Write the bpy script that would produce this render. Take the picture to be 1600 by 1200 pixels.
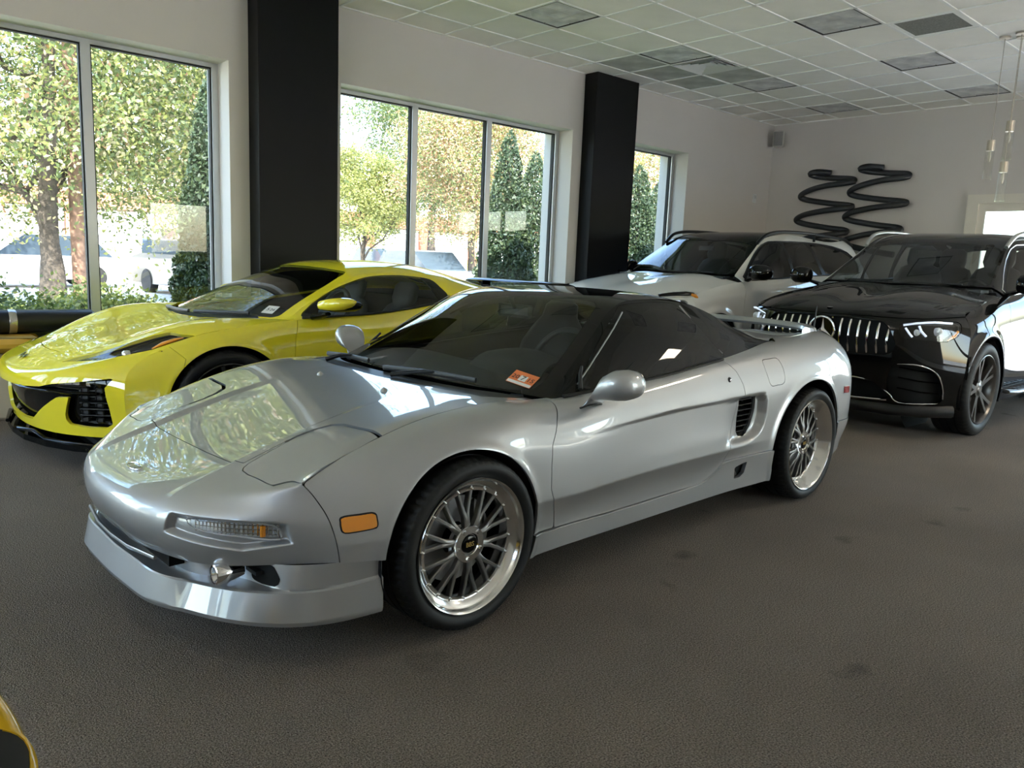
import bpy, math, random
import numpy as np
from mathutils import Vector, Matrix

for o in list(bpy.data.objects): bpy.data.objects.remove(o)
SC = bpy.context.scene
COL = SC.collection
rnd = random.Random(7)
PI = math.pi

# ------------------------------------------------------------------ camera
FPX, YAW, PIT, ROL = 1219.64, 0.838614417, 0.158808864, 0.0422089007
fw = Vector((math.cos(YAW)*math.cos(PIT), math.sin(YAW)*math.cos(PIT), -math.sin(PIT)))
rt = Vector((math.sin(YAW), -math.cos(YAW), 0.0)); up = rt.cross(fw)
rt2 = math.cos(ROL)*rt + math.sin(ROL)*up; up2 = -math.sin(ROL)*rt + math.cos(ROL)*up
cd = bpy.data.cameras.new('camera'); cam = bpy.data.objects.new('camera', cd); COL.objects.link(cam)
cam.matrix_world = Matrix(((rt2.x, up2.x, -fw.x, -5.7319), (rt2.y, up2.y, -fw.y, -5.9241), (rt2.z, up2.z, -fw.z, 1.2901), (0, 0, 0, 1)))
cd.sensor_fit = 'HORIZONTAL'; cd.sensor_width = 36.0; cd.lens = FPX/1600*36.0
cd.clip_start = 0.05; cd.clip_end = 400
SC.camera = cam

# ------------------------------------------------------------------ light, sky, exposure
SC.view_settings.view_transform = 'Standard'; SC.view_settings.look = 'None'
SC.view_settings.gamma = 1.0; SC.view_settings.use_curve_mapping = False
SC.view_settings.exposure = 1.72
W = bpy.data.worlds.new('world'); SC.world = W; W.use_nodes = True
wn = W.node_tree; wn.nodes.clear()
sky = wn.nodes.new('ShaderNodeTexSky'); sky.sky_type = 'NISHITA'; sky.sun_disc = False
sky.sun_elevation = math.radians(46); sky.sun_rotation = math.radians(200); sky.air_density = 1.0; sky.dust_density = 1.6; sky.ozone_density = 1.0
bg = wn.nodes.new('ShaderNodeBackground'); bg.inputs['Strength'].default_value = 0.6
wo = wn.nodes.new('ShaderNodeOutputWorld')
wn.links.new(sky.outputs[0], bg.inputs[0]); wn.links.new(bg.outputs[0], wo.inputs[0])
sd = bpy.data.lights.new('sun', 'SUN'); sd.energy = 7.0; sd.angle = math.radians(0.53); sd.color = (1.0, 0.93, 0.86)
sun = bpy.data.objects.new('sun', sd); COL.objects.link(sun)
SUND = Vector((-0.45, -0.62, 0.75)).normalized()      # towards the sun, behind the building
sun.rotation_euler = SUND.to_track_quat('Z', 'Y').to_euler()
SC.cycles.use_denoising = True
SC.cycles.max_bounces = 9; SC.cycles.diffuse_bounces = 5; SC.cycles.glossy_bounces = 5; SC.cycles.transparent_max_bounces = 16
SC.cycles.sample_clamp_indirect = 8.0
SC.cycles.caustics_reflective = False; SC.cycles.caustics_refractive = False

# ------------------------------------------------------------------ materials
MATS = {}
def mat(name, col=(.8, .8, .8), rough=.5, metal=0.0, coat=0.0, coat_rough=.03, spec=.5, emis=None, estr=0.0, noise=None, bump=None, trans=0.0, sheen=0.0):
    if name in MATS: return MATS[name]
    m = bpy.data.materials.new(name); m.use_nodes = True; MATS[name] = m
    nt = m.node_tree; b = nt.nodes['Principled BSDF']
    b.inputs['Base Color'].default_value = (*col, 1); b.inputs['Roughness'].default_value = rough; b.inputs['Metallic'].default_value = metal
    b.inputs['Coat Weight'].default_value = coat; b.inputs['Coat Roughness'].default_value = coat_rough
    b.inputs['Specular IOR Level'].default_value = spec; b.inputs['Transmission Weight'].default_value = trans
    if sheen: b.inputs['Sheen Weight'].default_value = sheen
    if emis: b.inputs['Emission Color'].default_value = (*emis, 1); b.inputs['Emission Strength'].default_value = estr
    if noise or bump: tc = nt.nodes.new('ShaderNodeTexCoord')
    if noise:      # (scale, amount, detail)
        n = nt.nodes.new('ShaderNodeTexNoise'); n.inputs['Scale'].default_value = noise[0]; n.inputs['Detail'].default_value = noise[2] if len(noise) > 2 else 3
        nt.links.new(tc.outputs['Object'], n.inputs['Vector'])
        r = nt.nodes.new('ShaderNodeValToRGB'); a = noise[1]
        r.color_ramp.elements[0].position = .3; r.color_ramp.elements[1].position = .7
        r.color_ramp.elements[0].color = (*[c*(1-a) for c in col], 1); r.color_ramp.elements[1].color = (*[min(1, c*(1+a)) for c in col], 1)
        nt.links.new(n.outputs['Fac'], r.inputs['Fac']); nt.links.new(r.outputs['Color'], b.inputs['Base Color'])
    if bump:       # (scale, strength, distance)
        n = nt.nodes.new('ShaderNodeTexNoise'); n.inputs['Scale'].default_value = bump[0]; n.inputs['Detail'].default_value = 2
        nt.links.new(tc.outputs['Object'], n.inputs['Vector'])
        bp = nt.nodes.new('ShaderNodeBump'); bp.inputs['Strength'].default_value = bump[1]; bp.inputs['Distance'].default_value = bump[2]
        nt.links.new(n.outputs['Fac'], bp.inputs['Height']); nt.links.new(bp.outputs['Normal'], b.inputs['Normal'])
    return m

def glass(name, tint, ior=1.5, boost=1.0, rough=0.0):
    """thin glazing: tinted see-through mixed with a mirror by Fresnel"""
    if name in MATS: return MATS[name]
    m = bpy.data.materials.new(name); m.use_nodes = True; MATS[name] = m
    nt = m.node_tree; nt.nodes.clear()
    t = nt.nodes.new('ShaderNodeBsdfTransparent'); t.inputs[0].default_value = (*tint, 1)
    g = nt.nodes.new('ShaderNodeBsdfGlossy'); g.inputs['Roughness'].default_value = rough
    f = nt.nodes.new('ShaderNodeFresnel'); f.inputs['IOR'].default_value = ior
    mx = nt.nodes.new('ShaderNodeMixShader'); o = nt.nodes.new('ShaderNodeOutputMaterial')
    ge = nt.nodes.new('ShaderNodeNewGeometry'); mr = nt.nodes.new('ShaderNodeMapRange')     # same reflectance from either side of the pane
    mr.inputs['To Min'].default_value = ior; mr.inputs['To Max'].default_value = 1/ior
    nt.links.new(ge.outputs['Backfacing'], mr.inputs['Value']); nt.links.new(mr.outputs[0], f.inputs['IOR'])
    nt.links.new(f.outputs[0], mx.inputs[0])
    nt.links.new(t.outputs[0], mx.inputs[1]); nt.links.new(g.outputs[0], mx.inputs[2]); nt.links.new(mx.outputs[0], o.inputs[0])
    return m

# ------------------------------------------------------------------ objects
def tag(o, label=None, cat=None, group=None, kind=None):
    if label: o['label'] = label
    if cat: o['category'] = cat
    if group: o['group'] = group
    if kind: o['kind'] = kind
    return o
def empty(name, loc=(0, 0, 0), rz=0.0):
    o = bpy.data.objects.new(name, None); COL.objects.link(o); o.location = loc; o.rotation_euler = (0, 0, rz); o.empty_display_size = .1
    return o
def link(name, me, parent=None, loc=None, rot=None):
    o = bpy.data.objects.new(name, me); COL.objects.link(o)
    if parent is not None: o.parent = parent
    if loc is not None: o.location = loc
    if rot is not None: o.rotation_euler = rot
    return o
def copy_tree(o, parent=None):
    c = o.copy(); COL.objects.link(c); c.parent = parent
    for ch in list(o.children): copy_tree(ch, c)
    return c
def mesh(name, V, F, m=None, smooth=None):
    me = bpy.data.meshes.new(name); me.from_pydata([tuple(map(float, v)) for v in V], [], [tuple(int(i) for i in f) for f in F])
    if m is not None: me.materials.append(m)
    if smooth is not None:
        me.polygons.foreach_set('use_smooth', [True]*len(me.polygons))
        if smooth < 180: me.set_sharp_from_angle(angle=math.radians(smooth))
    me.update(); return me

class MB:
    """collects solid shapes into one mesh"""
    def __init__(s): s.V = []; s.F = []
    def add(s, V, F):
        n = len(s.V); s.V += [tuple(map(float, v)) for v in V]; s.F += [tuple(i+n for i in f) for f in F]; return s
    def box(s, c, d, rz=0.0, b=0.0):
        x, y, z = [q/2 for q in d]
        if b <= 0:
            V = [(i*x, j*y, k*z) for i in (-1, 1) for j in (-1, 1) for k in (-1, 1)]
            F = [(0, 1, 3, 2), (4, 6, 7, 5), (0, 4, 5, 1), (2, 3, 7, 6), (0, 2, 6, 4), (1, 5, 7, 3)]
        else:
            b = min(b, .49*min(d)); V = []
            for k, (ins, zz) in enumerate(((b, -z), (0, -z+b), (0, z-b), (b, z))):
                for (i, j) in ((-1, -1), (1, -1), (1, 1), (-1, 1)):
                    V += [(i*(x-ins-(b if True else 0)), j*(y-ins), zz), (i*(x-ins), j*(y-ins-b), zz)] if i*j > 0 else [(i*(x-ins), j*(y-ins-b), zz), (i*(x-ins-b), j*(y-ins), zz)]
            F = [tuple(range(7, -1, -1)), tuple(range(24, 32))]
            for k in range(3):
                for i in range(8): F.append((k*8+i, k*8+(i+1) % 8, k*8+8+(i+1) % 8, k*8+8+i))
        ca, sa = math.cos(rz), math.sin(rz)
        return s.add([(c[0]+ca*v[0]-sa*v[1], c[1]+sa*v[0]+ca*v[1], c[2]+v[2]) for v in V], F)
    def bb(s, x0, x1, y0, y1, z0, z1, b=0.0): return s.box(((x0+x1)/2, (y0+y1)/2, (z0+z1)/2), (abs(x1-x0), abs(y1-y0), abs(z1-z0)), 0, b)
    def lathe(s, prof, n=32, axis='z', c=(0, 0, 0), closed=False, a0=0.0, a1=2*PI):
        full = abs(a1-a0-2*PI) < 1e-6; m = n if full else n+1
        V = []; L = len(prof)
        for i in range(m):
            a = a0+(a1-a0)*i/n
            for (r, h) in prof:
                p = (r*math.cos(a), r*math.sin(a), h)
                if axis == 'y': p = (p[0], p[2], p[1])
                if axis == 'x': p = (p[2], p[0], p[1])
                V.append((c[0]+p[0], c[1]+p[1], c[2]+p[2]))
        F = []
        for i in range(n):
            j = (i+1) % m
            for k in range(L if closed else L-1):
                k2 = (k+1) % L
                q = (i*L+k, j*L+k, j*L+k2, i*L+k2)
                F.append(q[::-1] if axis == 'y' else q)
        return s.add(V, F)
    def cyl(s, c, r, h, n=20, axis='z', r2=None):
        r2 = r if r2 is None else r2
        return s.lathe([(0.0001, -h/2), (r, -h/2), (r2, h/2), (0.0001, h/2)], n, axis, c)
    def tube(s, pts, r, n=8, cap=True, closed=False, flat=1.0, upv=(0, 0, 1)):
        P = [Vector(p) for p in pts]; m = len(P); rr = r if hasattr(r, '__len__') else [r]*m; V = []; F = []
        U = Vector(upv)
        for i, p in enumerate(P):
            a = P[(i-1) % m] if (i > 0 or closed) else P[i]; b = P[(i+1) % m] if (i < m-1 or closed) else P[i]
            t = (b-a).normalized(); sx = t.cross(U)
            if sx.length < 1e-4: sx = t.cross(Vector((1, 0, 0)))
            sx.normalize(); sy = sx.cross(t)
            for k in range(n):
                w = 2*PI*k/n; q = p+sx*(rr[i]*math.cos(w))+sy*(rr[i]*flat*math.sin(w)); V.append(q[:])
        for i in range(m if closed else m-1):
            for k in range(n):
                j = (i+1) % m; F.append((i*n+k, i*n+(k+1) % n, j*n+(k+1) % n, j*n+k))
        if cap and not closed: F.append(tuple(range(n))[::-1]); F.append(tuple((m-1)*n+k for k in range(n)))
        return s.add(V, F)
    def ext(s, poly, h0, h1, axis='z'):
        """prism over a 2D outline; axis gives the extrusion direction"""
        n = len(poly); V = []
        for h in (h0, h1):
            for (a, b) in poly: V.append({'z': (a, b, h), 'y': (a, h, b), 'x': (h, a, b)}[axis])
        ar = sum(poly[i][0]*poly[(i+1) % n][1]-poly[(i+1) % n][0]*poly[i][1] for i in range(n))
        sg = (ar > 0) == (h1 > h0)
        if axis == 'y': sg = not sg
        F = [tuple(range(n))[::-1], tuple(range(n, 2*n))]+[(i, (i+1) % n, n+(i+1) % n, n+i) for i in range(n)]
        return s.add(V, F if sg else [f[::-1] for f in F])
    def build(s, name, m, parent=None, smooth=None, loc=None, rot=None):
        return link(name, mesh(name, s.V, s.F, m, smooth), parent, loc, rot)

def text_mesh(txt, size, m, depth=0.0015, align='CENTER', shear=0.0, bold=0.0):
    c = bpy.data.curves.new('txt', 'FONT'); c.body = txt; c.size = size; c.extrude = depth; c.align_x = align; c.align_y = 'CENTER'; c.shear = shear; c.offset = bold; c.resolution_u = 3
    o = bpy.data.objects.new('txt', c); COL.objects.link(o)
    dg = bpy.context.evaluated_depsgraph_get(); me = bpy.data.meshes.new_from_object(o.evaluated_get(dg))
    bpy.data.objects.remove(o); me.materials.clear(); me.materials.append(m); return me
# ------------------------------------------------------------------ room shell
CEIL = 3.568; WY = 1.07; BX = 5.97; X0 = -11.0; Y0 = -11.0; TH = .30; TW = .50
M_wall = mat('wall paint', (.60, .565, .535), .6, noise=(1.3, .02), bump=(90, .05, .002))
M_col = mat('column black laminate', (.0035, .0035, .004), .45, spec=.16, bump=(160, .04, .001))
M_alu = mat('window aluminium', (.62, .63, .64), .35, metal=.7)
M_gasket = mat('window gasket', (.01, .01, .01), .6)
M_glass = glass('window glass', (.93, .96, .95), 1.48)

def carpet():
    m = bpy.data.materials.new('carpet loop pile'); m.use_nodes = True; nt = m.node_tree; b = nt.nodes['Principled BSDF']
    tc = nt.nodes.new('ShaderNodeTexCoord')
    def noise(s, d=2.0):
        n = nt.nodes.new('ShaderNodeTexNoise'); n.inputs['Scale'].default_value = s; n.inputs['Detail'].default_value = d; nt.links.new(tc.outputs['Object'], n.inputs['Vector']); return n
    v = nt.nodes.new('ShaderNodeTexVoronoi'); v.inputs['Scale'].default_value = 210; nt.links.new(tc.outputs['Object'], v.inputs['Vector'])
    n1 = noise(190); n2 = noise(.9, 4); n3 = noise(2.6, 3)
    r = nt.nodes.new('ShaderNodeValToRGB'); r.color_ramp.elements[0].color = (.090, .074, .060, 1); r.color_ramp.elements[1].color = (.40, .335, .275, 1)
    r.color_ramp.elements[0].position = .30; r.color_ramp.elements[1].position = .72
    nt.links.new(n1.outputs['Fac'], r.inputs['Fac'])
    st = nt.nodes.new('ShaderNodeMapRange'); st.inputs['From Min'].default_value = .3; st.inputs['From Max'].default_value = .7; st.inputs['To Min'].default_value = .86; st.inputs['To Max'].default_value = 1.12
    nt.links.new(n2.outputs['Fac'], st.inputs['Value'])
    sp = nt.nodes.new('ShaderNodeMapRange'); sp.inputs['From Min'].default_value = .25; sp.inputs['From Max'].default_value = .33; sp.inputs['To Min'].default_value = .62; sp.inputs['To Max'].default_value = 1.0
    nt.links.new(n3.outputs['Fac'], sp.inputs['Value'])
    mu = nt.nodes.new('ShaderNodeMath'); mu.operation = 'MULTIPLY'; nt.links.new(st.outputs[0], mu.inputs[0]); nt.links.new(sp.outputs[0], mu.inputs[1])
    mx = nt.nodes.new('ShaderNodeVectorMath'); mx.operation = 'SCALE'; nt.links.new(r.outputs['Color'], mx.inputs[0]); nt.links.new(mu.outputs[0], mx.inputs['Scale'])
    nt.links.new(mx.outputs[0], b.inputs['Base Color']); b.inputs['Roughness'].default_value = .95; b.inputs['Specular IOR Level'].default_value = .15
    bp = nt.nodes.new('ShaderNodeBump'); bp.inputs['Strength'].default_value = .9; bp.inputs['Distance'].default_value = .008
    nt.links.new(v.outputs['Distance'], bp.inputs['Height']); nt.links.new(bp.outputs['Normal'], b.inputs['Normal'])
    return m
def struct(o): o['kind'] = 'structure'; return o

struct(MB().bb(X0-TH, BX+TH, Y0-TH, WY+TH, -.12, 0).build('floor', carpet()))
struct(MB().bb(X0, BX, Y0, -7.6, 0, .004).build('floor_bounce_strip', mat('pale bounce floor', (.80, .77, .70), .35, noise=(2, .05))))  # unseen pale strip behind the camera, added to bounce light onto the ceiling
# window wall: piers, band over and under the openings
OP = [(-10.38, -7.18), (-6.10, -2.90), (-1.81, 1.385), (2.50, 3.755)]; HEAD = 2.885; SILL = .50
wb = MB(); xs = X0-TH
for (a, b_) in OP:
    wb.bb(xs, a, WY, WY+TW, 0, CEIL+.1); wb.bb(a, b_, WY, WY+TW, 0, SILL); wb.bb(a, b_, WY, WY+TW, HEAD, CEIL+.1); xs = b_
wb.bb(xs, BX+TH, WY, WY+TW, 0, CEIL+.1)
struct(wb.build('wall_window', M_wall))
# back wall with a door opening, and the two walls behind the camera with unseen windows added for daylight fill
DY0, DY1, DZ = -3.95, -1.93, 2.39
bk = MB(); ys = Y0
BOP = [(-6.9, -4.15)]
for (a, b_) in BOP: bk.bb(BX, BX+TH, ys, a, 0, CEIL+.1).bb(BX, BX+TH, a, b_, 0, .1).bb(BX, BX+TH, a, b_, DZ, CEIL+.1); ys = b_
bk.bb(BX, BX+TH, ys, DY0, 0, CEIL+.1).bb(BX, BX+TH, DY1, WY, 0, CEIL+.1).bb(BX, BX+TH, DY0, DY1, DZ, CEIL+.1); struct(bk.build('wall_back', M_wall))
lw = MB(); ys = Y0
FILL_LOP = [(-6.6, -3.3), (-2.6, .6)]  # added openings out of view, they let in light from the left
for (a, b_) in FILL_LOP: lw.bb(X0-TH, X0, ys, a, 0, CEIL+.1).bb(X0-TH, X0, a, b_, 0, .1).bb(X0-TH, X0, a, b_, 3.2, CEIL+.1); ys = b_
lw.bb(X0-TH, X0, ys, WY, 0, CEIL+.1); struct(lw.build('wall_left', M_wall))
fwb = MB(); xs = X0-TH
FILL_FOP = [(.3, 4.6)]  # made-up opening out of view, lets in fill light from the front
for (a, b_) in FILL_FOP: fwb.bb(xs, a, Y0-TH, Y0, 0, CEIL+.1).bb(a, b_, Y0-TH, Y0, 0, .1).bb(a, b_, Y0-TH, Y0, 2.3, CEIL+.1); xs = b_
fwb.bb(xs, BX+TH, Y0-TH, Y0, 0, CEIL+.1); struct(fwb.build('wall_front', M_wall))

def window(n, a, b_, z0, z1, cuts, wall='y', pos=1.36):
    """frame > pane: aluminium frame with mullions in the opening a..b_"""
    f = MB(); t = .055; d = .05
    def bar(u0, u1, w0, w1, mb=f, dd=d, off=0.0):
        if wall == 'y': mb.bb(u0, u1, pos-dd+off, pos+dd*.6+off, w0, w1)
        else: mb.bb(pos-dd*.6+off, pos+dd+off, u0, u1, w0, w1)
    bar(a, b_, z1-.035, z1); bar(a, b_, z0, z0+.06); bar(a, a+t, z0+.06, z1-.035); bar(b_-t, b_, z0+.06, z1-.035)
    for c in cuts: bar(c-.035, c+.035, z0+.06, z1-.035)
    o = struct(f.build('window_%d' % n, M_alu))
    e = [a+t]+[q for c in cuts for q in (c-.035, c+.035)]+[b_-t]
    for i in range(0, len(e), 2):
        g = MB(); g.V = []
        q = .012
        for (u0, u1, w0, w1) in ((e[i], e[i]+q, z0+.06, z1-.035), (e[i+1]-q, e[i+1], z0+.06, z1-.035), (e[i]+q, e[i+1]-q, z1-.035-q, z1-.035), (e[i]+q, e[i+1]-q, z0+.06, z0+.06+q)): bar(u0, u1, w0, w1, g, .03, .0)
        g.build('gasket', M_gasket, o)
        p = MB(); bar(e[i]+q, e[i+1]-q, z0+.06+q, z1-.035-q, p, .004); p.build('pane', M_glass, o)
    return o
window(1, -6.10, -2.90, SILL, HEAD, [-5.03, -3.965]); window(2, -1.81, 1.385, SILL, HEAD, [-.78, .255]); window(3, 2.50, 3.755, SILL, HEAD, [])
window(4, -10.38, -7.18, SILL, HEAD, [-9.31, -8.245])
k = 5
for (a, b_) in FILL_LOP: window(k, a, b_, .1, 3.2, [(2*a+b_)/3, (a+2*b_)/3], 'x', X0-.2); k += 1
for (a, b_) in FILL_FOP: window(k, a, b_, .1, 2.3, [(2*a+b_)/3, (a+2*b_)/3], 'y', Y0-.2); k += 1
for (a, b_) in BOP: window(k, a, b_, .1, DZ, [(2*a+b_)/3, (a+2*b_)/3], 'x', BX+.12); k += 1
# daylight portals sit in the window openings
def portal(c, sx, sy, rot):
    l = bpy.data.lights.new('window_portal', 'AREA'); l.shape = 'RECTANGLE'; l.size = sx; l.size_y = sy; l.cycles.is_portal = True
    o = bpy.data.objects.new('window_portal', l); COL.objects.link(o); o.location = c; o.rotation_euler = rot
for (a, b_) in OP: portal(((a+b_)/2, WY+TW+.03, (SILL+HEAD)/2), b_-a, HEAD-SILL, (-PI/2, 0, 0))
for (a, b_) in FILL_FOP: portal(((a+b_)/2, Y0-TH-.03, 1.2), b_-a, 2.2, (PI/2, 0, 0))
for (a, b_) in FILL_LOP: portal((X0-TH-.03, (a+b_)/2, 1.65), 3.1, b_-a, (0, -PI/2, 0))

for (a, b_) in BOP+[(DY0, DY1)]: portal((BX+TH+.03, (a+b_)/2, 1.25), 2.3, b_-a, (0, PI/2, 0))

# columns: black clad piers standing in front of the wall
for i, (a, b_) in enumerate(((-2.725, -1.953), (1.55, 2.33))):
    c = MB(); c.bb(a, b_, .86, WY, 0, CEIL, .004); o = struct(c.build('trim_%d' % (i+1), M_col))
# baseboards
bm_ = mat('baseboard black vinyl', (.02, .02, .02), .5)
struct(MB().bb(BX-.012, BX, DY1+.12, WY, 0, .1).build('baseboard_back', bm_))
bw = MB()
for (a, b_) in ((X0, -2.73), (-1.95, 1.545), (2.335, BX-.012)): bw.bb(a, b_, WY-.012, WY, 0, .1)
struct(bw.build('baseboard_window', bm_))

# ------------------------------------------------------------------ ceiling: T-grid with lay-in tiles
M_tile = mat('mineral fibre ceiling tile', (.88, .855, .80), .9, noise=(2.2, .05), bump=(260, .25, .003))
M_grid = mat('ceiling grid white', (.86, .86, .84), .5)
T = .61
M_tile_d = mat('sooty ceiling tile', (.50, .50, .47), .9, noise=(4, .25, 4), bump=(260, .25, .003))
SOOT = {(3, 0), (2, 0), (4, -1), (4, 0)}
ce = struct(MB().bb(X0-TH, BX+TH, Y0-TH, WY+TH, CEIL+.06, CEIL+.2).build('ceiling', M_tile))
i0, i1 = -18, 9; j0, j1 = -18, 1
g = MB()
for i in range(i0, i1+1): g.bb(i*T-.012, i*T+.012, Y0, WY, CEIL-.004, CEIL+.012)
for j in range(j0, j1+1): g.bb(X0, BX, j*T-.012, j*T+.012, CEIL-.004, CEIL+.012)
g.bb(X0, BX, WY-.022, WY, CEIL-.004, CEIL+.012); g.bb(BX-.022, BX, Y0, WY, CEIL-.004, CEIL+.012)
g.build('grid', M_grid, ce)
LIGHTS = [(i, j) for i in range(-16, 10, 3) for j in range(-16, 1, 3)]   # lower cell indices
LIGHTS = [(i, j) for (i, j) in [(-1+3*a, -1-3*b_) for a in range(-5, 4) for b_ in range(0, 6)] if -8 < i and j > -11]
VENT = (3, -1); RETURN = (3, -5)
special = set(LIGHTS) | {VENT, RETURN}
tm = None; count = 0; rest = MB()
for i in range(i0-1, i1+1):
    for j in range(j0-1, j1+1):
        if (i, j) in special: continue
        xa, xb = max(i*T, X0)+.008, min((i+1)*T, BX)-.008; ya, yb = max(j*T, Y0)+.008, min((j+1)*T, WY)-.008
        if xb-xa < .03 or yb-ya < .03: continue
        near = i >= -4 and j >= -8
        z = CEIL+rnd.uniform(.003, .006)
        if not near: rest.bb(xa, xb, ya, yb, z, z+.016); continue
        if abs(xb-xa-(T-.016)) < 1e-3 and abs(yb-ya-(T-.016)) < 1e-3:
            if tm is None:
                tmd = mesh('ceiling_tile_soot', *(lambda q: (q.V, q.F))(MB().bb(0, T-.016, 0, T-.016, 0, .016)), M_tile_d)
                tm = mesh('ceiling_tile', *(lambda q: (q.V, q.F))(MB().bb(0, T-.016, 0, T-.016, 0, .016)), M_tile)
            o_ = link('tile', tm if (i, j) not in SOOT else tmd, ce, (xa, ya, z))
        else: MB().bb(xa, xb, ya, yb, z, z+.016).build('tile', M_tile, ce)
tag(rest.build('tile_field', M_tile, ce), kind='stuff')

# recessed troffer lights
M_frame_b = mat('troffer black reveal', (.008, .008, .008), .5)
def lens_mat(name, on):
    m = bpy.data.materials.new(name); m.use_nodes = True; nt = m.node_tree; b = nt.nodes['Principled BSDF']
    tc = nt.nodes.new('ShaderNodeTexCoord'); n = nt.nodes.new('ShaderNodeTexNoise'); n.inputs['Scale'].default_value = 5; n.inputs['Detail'].default_value = 2
    nt.links.new(tc.outputs['Object'], n.inputs['Vector'])
    r = nt.nodes.new('ShaderNodeValToRGB'); r.color_ramp.elements[0].position = .35; r.color_ramp.elements[1].position = .7
    r.color_ramp.elements[0].color = (.50, .50, .51, 1); r.color_ramp.elements[1].color = (.88, .88, .86, 1)
    nt.links.new(n.outputs['Fac'], r.inputs['Fac']); nt.links.new(r.outputs['Color'], b.inputs['Base Color'])
    b.inputs['Roughness'].default_value = .3
    if on: b.inputs['Emission Color'].default_value = (1, .86, .66, 1); b.inputs['Emission Strength'].default_value = on
    return m
M_lens = lens_mat('prismatic lens unlit', 0); M_lens_on = lens_mat('prismatic lens lit', 9.0)
fr_me = MB(); q = .03
for (a, b_, c, d) in ((0, T, 0, q), (0, T, T-q, T), (0, q, q, T-q), (T-q, T, q, T-q)): fr_me.bb(a+.008 if a == 0 else a, b_-.008 if b_ == T else b_, c+.008 if c == 0 else c, d-.008 if d == T else d, 0, .02)
fr_me = mesh('reveal', fr_me.V, fr_me.F, M_frame_b)
ls = MB()
for a in range(3):
    for b_ in range(3):
        w = (T-2*q-.0)/3; x, y = q+a*w, q+b_*w
        V = [(x+.004, y+.004, .004), (x+w-.004, y+.004, .004), (x+w-.004, y+w-.004, .004), (x+.004, y+w-.004, .004), (x+w/2, y+w/2, .014)]
        ls.add(V, [(1, 0, 4), (2, 1, 4), (3, 2, 4), (0, 3, 4)])
ls.bb(q, T-q, q, T-q, .012, .018)
lens_me = mesh('lens', ls.V, ls.F, M_lens); lens_on = lens_me.copy(); lens_on.materials.clear(); lens_on.materials.append(M_lens_on)
LAB = {(-1, -1): 'unlit square ceiling light nearest the big black column', (2, -1): 'unlit square ceiling light right beside the air vent', (5, -1): 'unlit square ceiling light between the air vent and the far corner', (8, -1): 'unlit square ceiling light closest to the wall speaker', (2, -4): 'unlit square ceiling light next to the grey return grille', (5, -4): 'unlit square ceiling light in the middle of the far row', (8, -4): 'unlit square ceiling light above the pendant lamps by the back wall'}
for (i, j) in LIGHTS:
    on = (i, j) == (2, -10)
    e = empty('ceiling_light', (i*T, j*T, CEIL)); link('reveal', fr_me, e); link('lens', lens_on if on else lens_me, e)
    tag(e, LAB.get((i, j), 'lit square ceiling light out of view' if on else 'unlit square ceiling light outside the view'), 'ceiling light', 'square lights in the ceiling grid')
# supply vent
M_vent = mat('vent white enamel', (.66, .67, .66), .4); M_dark = mat('duct dark', (.02, .02, .02), .8)
e = empty('air_vent', (VENT[0]*T, VENT[1]*T, CEIL)); tag(e, 'square stepped air vent in the ceiling beside an unlit light', 'vent')
MB().bb(.01, T-.01, .01, T-.01, .05, .06).build('duct', M_dark, e)
for kx in range(4):
    a = .02+.07*kx; r = MB(); w = .035; zz = -.012+.008*kx
    for s in range(4):
        pts = [(a, a, zz), (T-a, a, zz), (T-a-w, a+w, zz+.03), (a+w, a+w, zz+.03)]
        cs = [(1, 0), (0, 1), (-1, 0), (0, -1)][s]
        rot = lambda p: (T/2+(p[0]-T/2)*cs[0]-(p[1]-T/2)*cs[1], T/2+(p[0]-T/2)*cs[1]+(p[1]-T/2)*cs[0], p[2])
        V = [rot(p) for p in pts]+[rot((p[0], p[1], p[2]+.004)) for p in pts]
        r.add(V, [(3, 2, 1, 0), (4, 5, 6, 7), (0, 1, 5, 4), (1, 2, 6, 5), (2, 3, 7, 6), (3, 0, 4, 7)])
    r.build('louvre_ring', M_vent, e)
MB().bb(.30-.06, .31+.06, .24, .37, .02, .03).build('centre_plate', M_vent, e)
# return grille
M_ret = mat('return grille grey', (.20, .20, .18), .7, noise=(60, .25))
e = empty('return_grille', (RETURN[0]*T, RETURN[1]*T, CEIL)); tag(e, 'dark grey return air grille in the ceiling', 'grille')
r = MB()
for (a, b_, c, d) in ((.015, T-.015, .015, .05), (.015, T-.015, T-.05, T-.015), (.015, .05, .05, T-.05), (T-.05, T-.015, .05, T-.05)): r.bb(a, b_, c, d, 0, .012)
r.build('frame', M_grid, e)
MB().bb(.05, T-.05, .05, T-.05, .004, .01).build('filter', M_ret, e)
# ------------------------------------------------------------------ outdoors
M_lawn = mat('lawn', (.16, .25, .05), .9, noise=(3, .35, 5)); M_asph = mat('car park asphalt', (.50, .49, .47), .85, noise=(1.2, .12, 6)); M_mulch = mat('mulch', (.10, .07, .045), .95, noise=(14, .5, 4))
M_brick = mat('brick wall', (.42, .15, .09), .85, noise=(30, .25, 3)); M_bwhite = mat('building white', (.80, .79, .76), .6)
M_bark = mat('bark', (.07, .055, .042), .9, noise=(9, .4, 5), bump=(30, .6, .03))
struct(MB().bb(-60, 90, WY+TW, 6.2, -.14, -.02).build('lawn', M_lawn))
struct(MB().bb(-60, 90, 6.2, 31, -.20, -.06).build('car_park', M_asph))
struct(MB().bb(-60, 90, 31, 90, -.14, -.02).build('far_lawn', M_lawn))
struct(MB().bb(-60, 90, 6.08, 6.22, -.2, .06).build('kerb', mat('kerb concrete', (.55, .54, .51), .8)))
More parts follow.
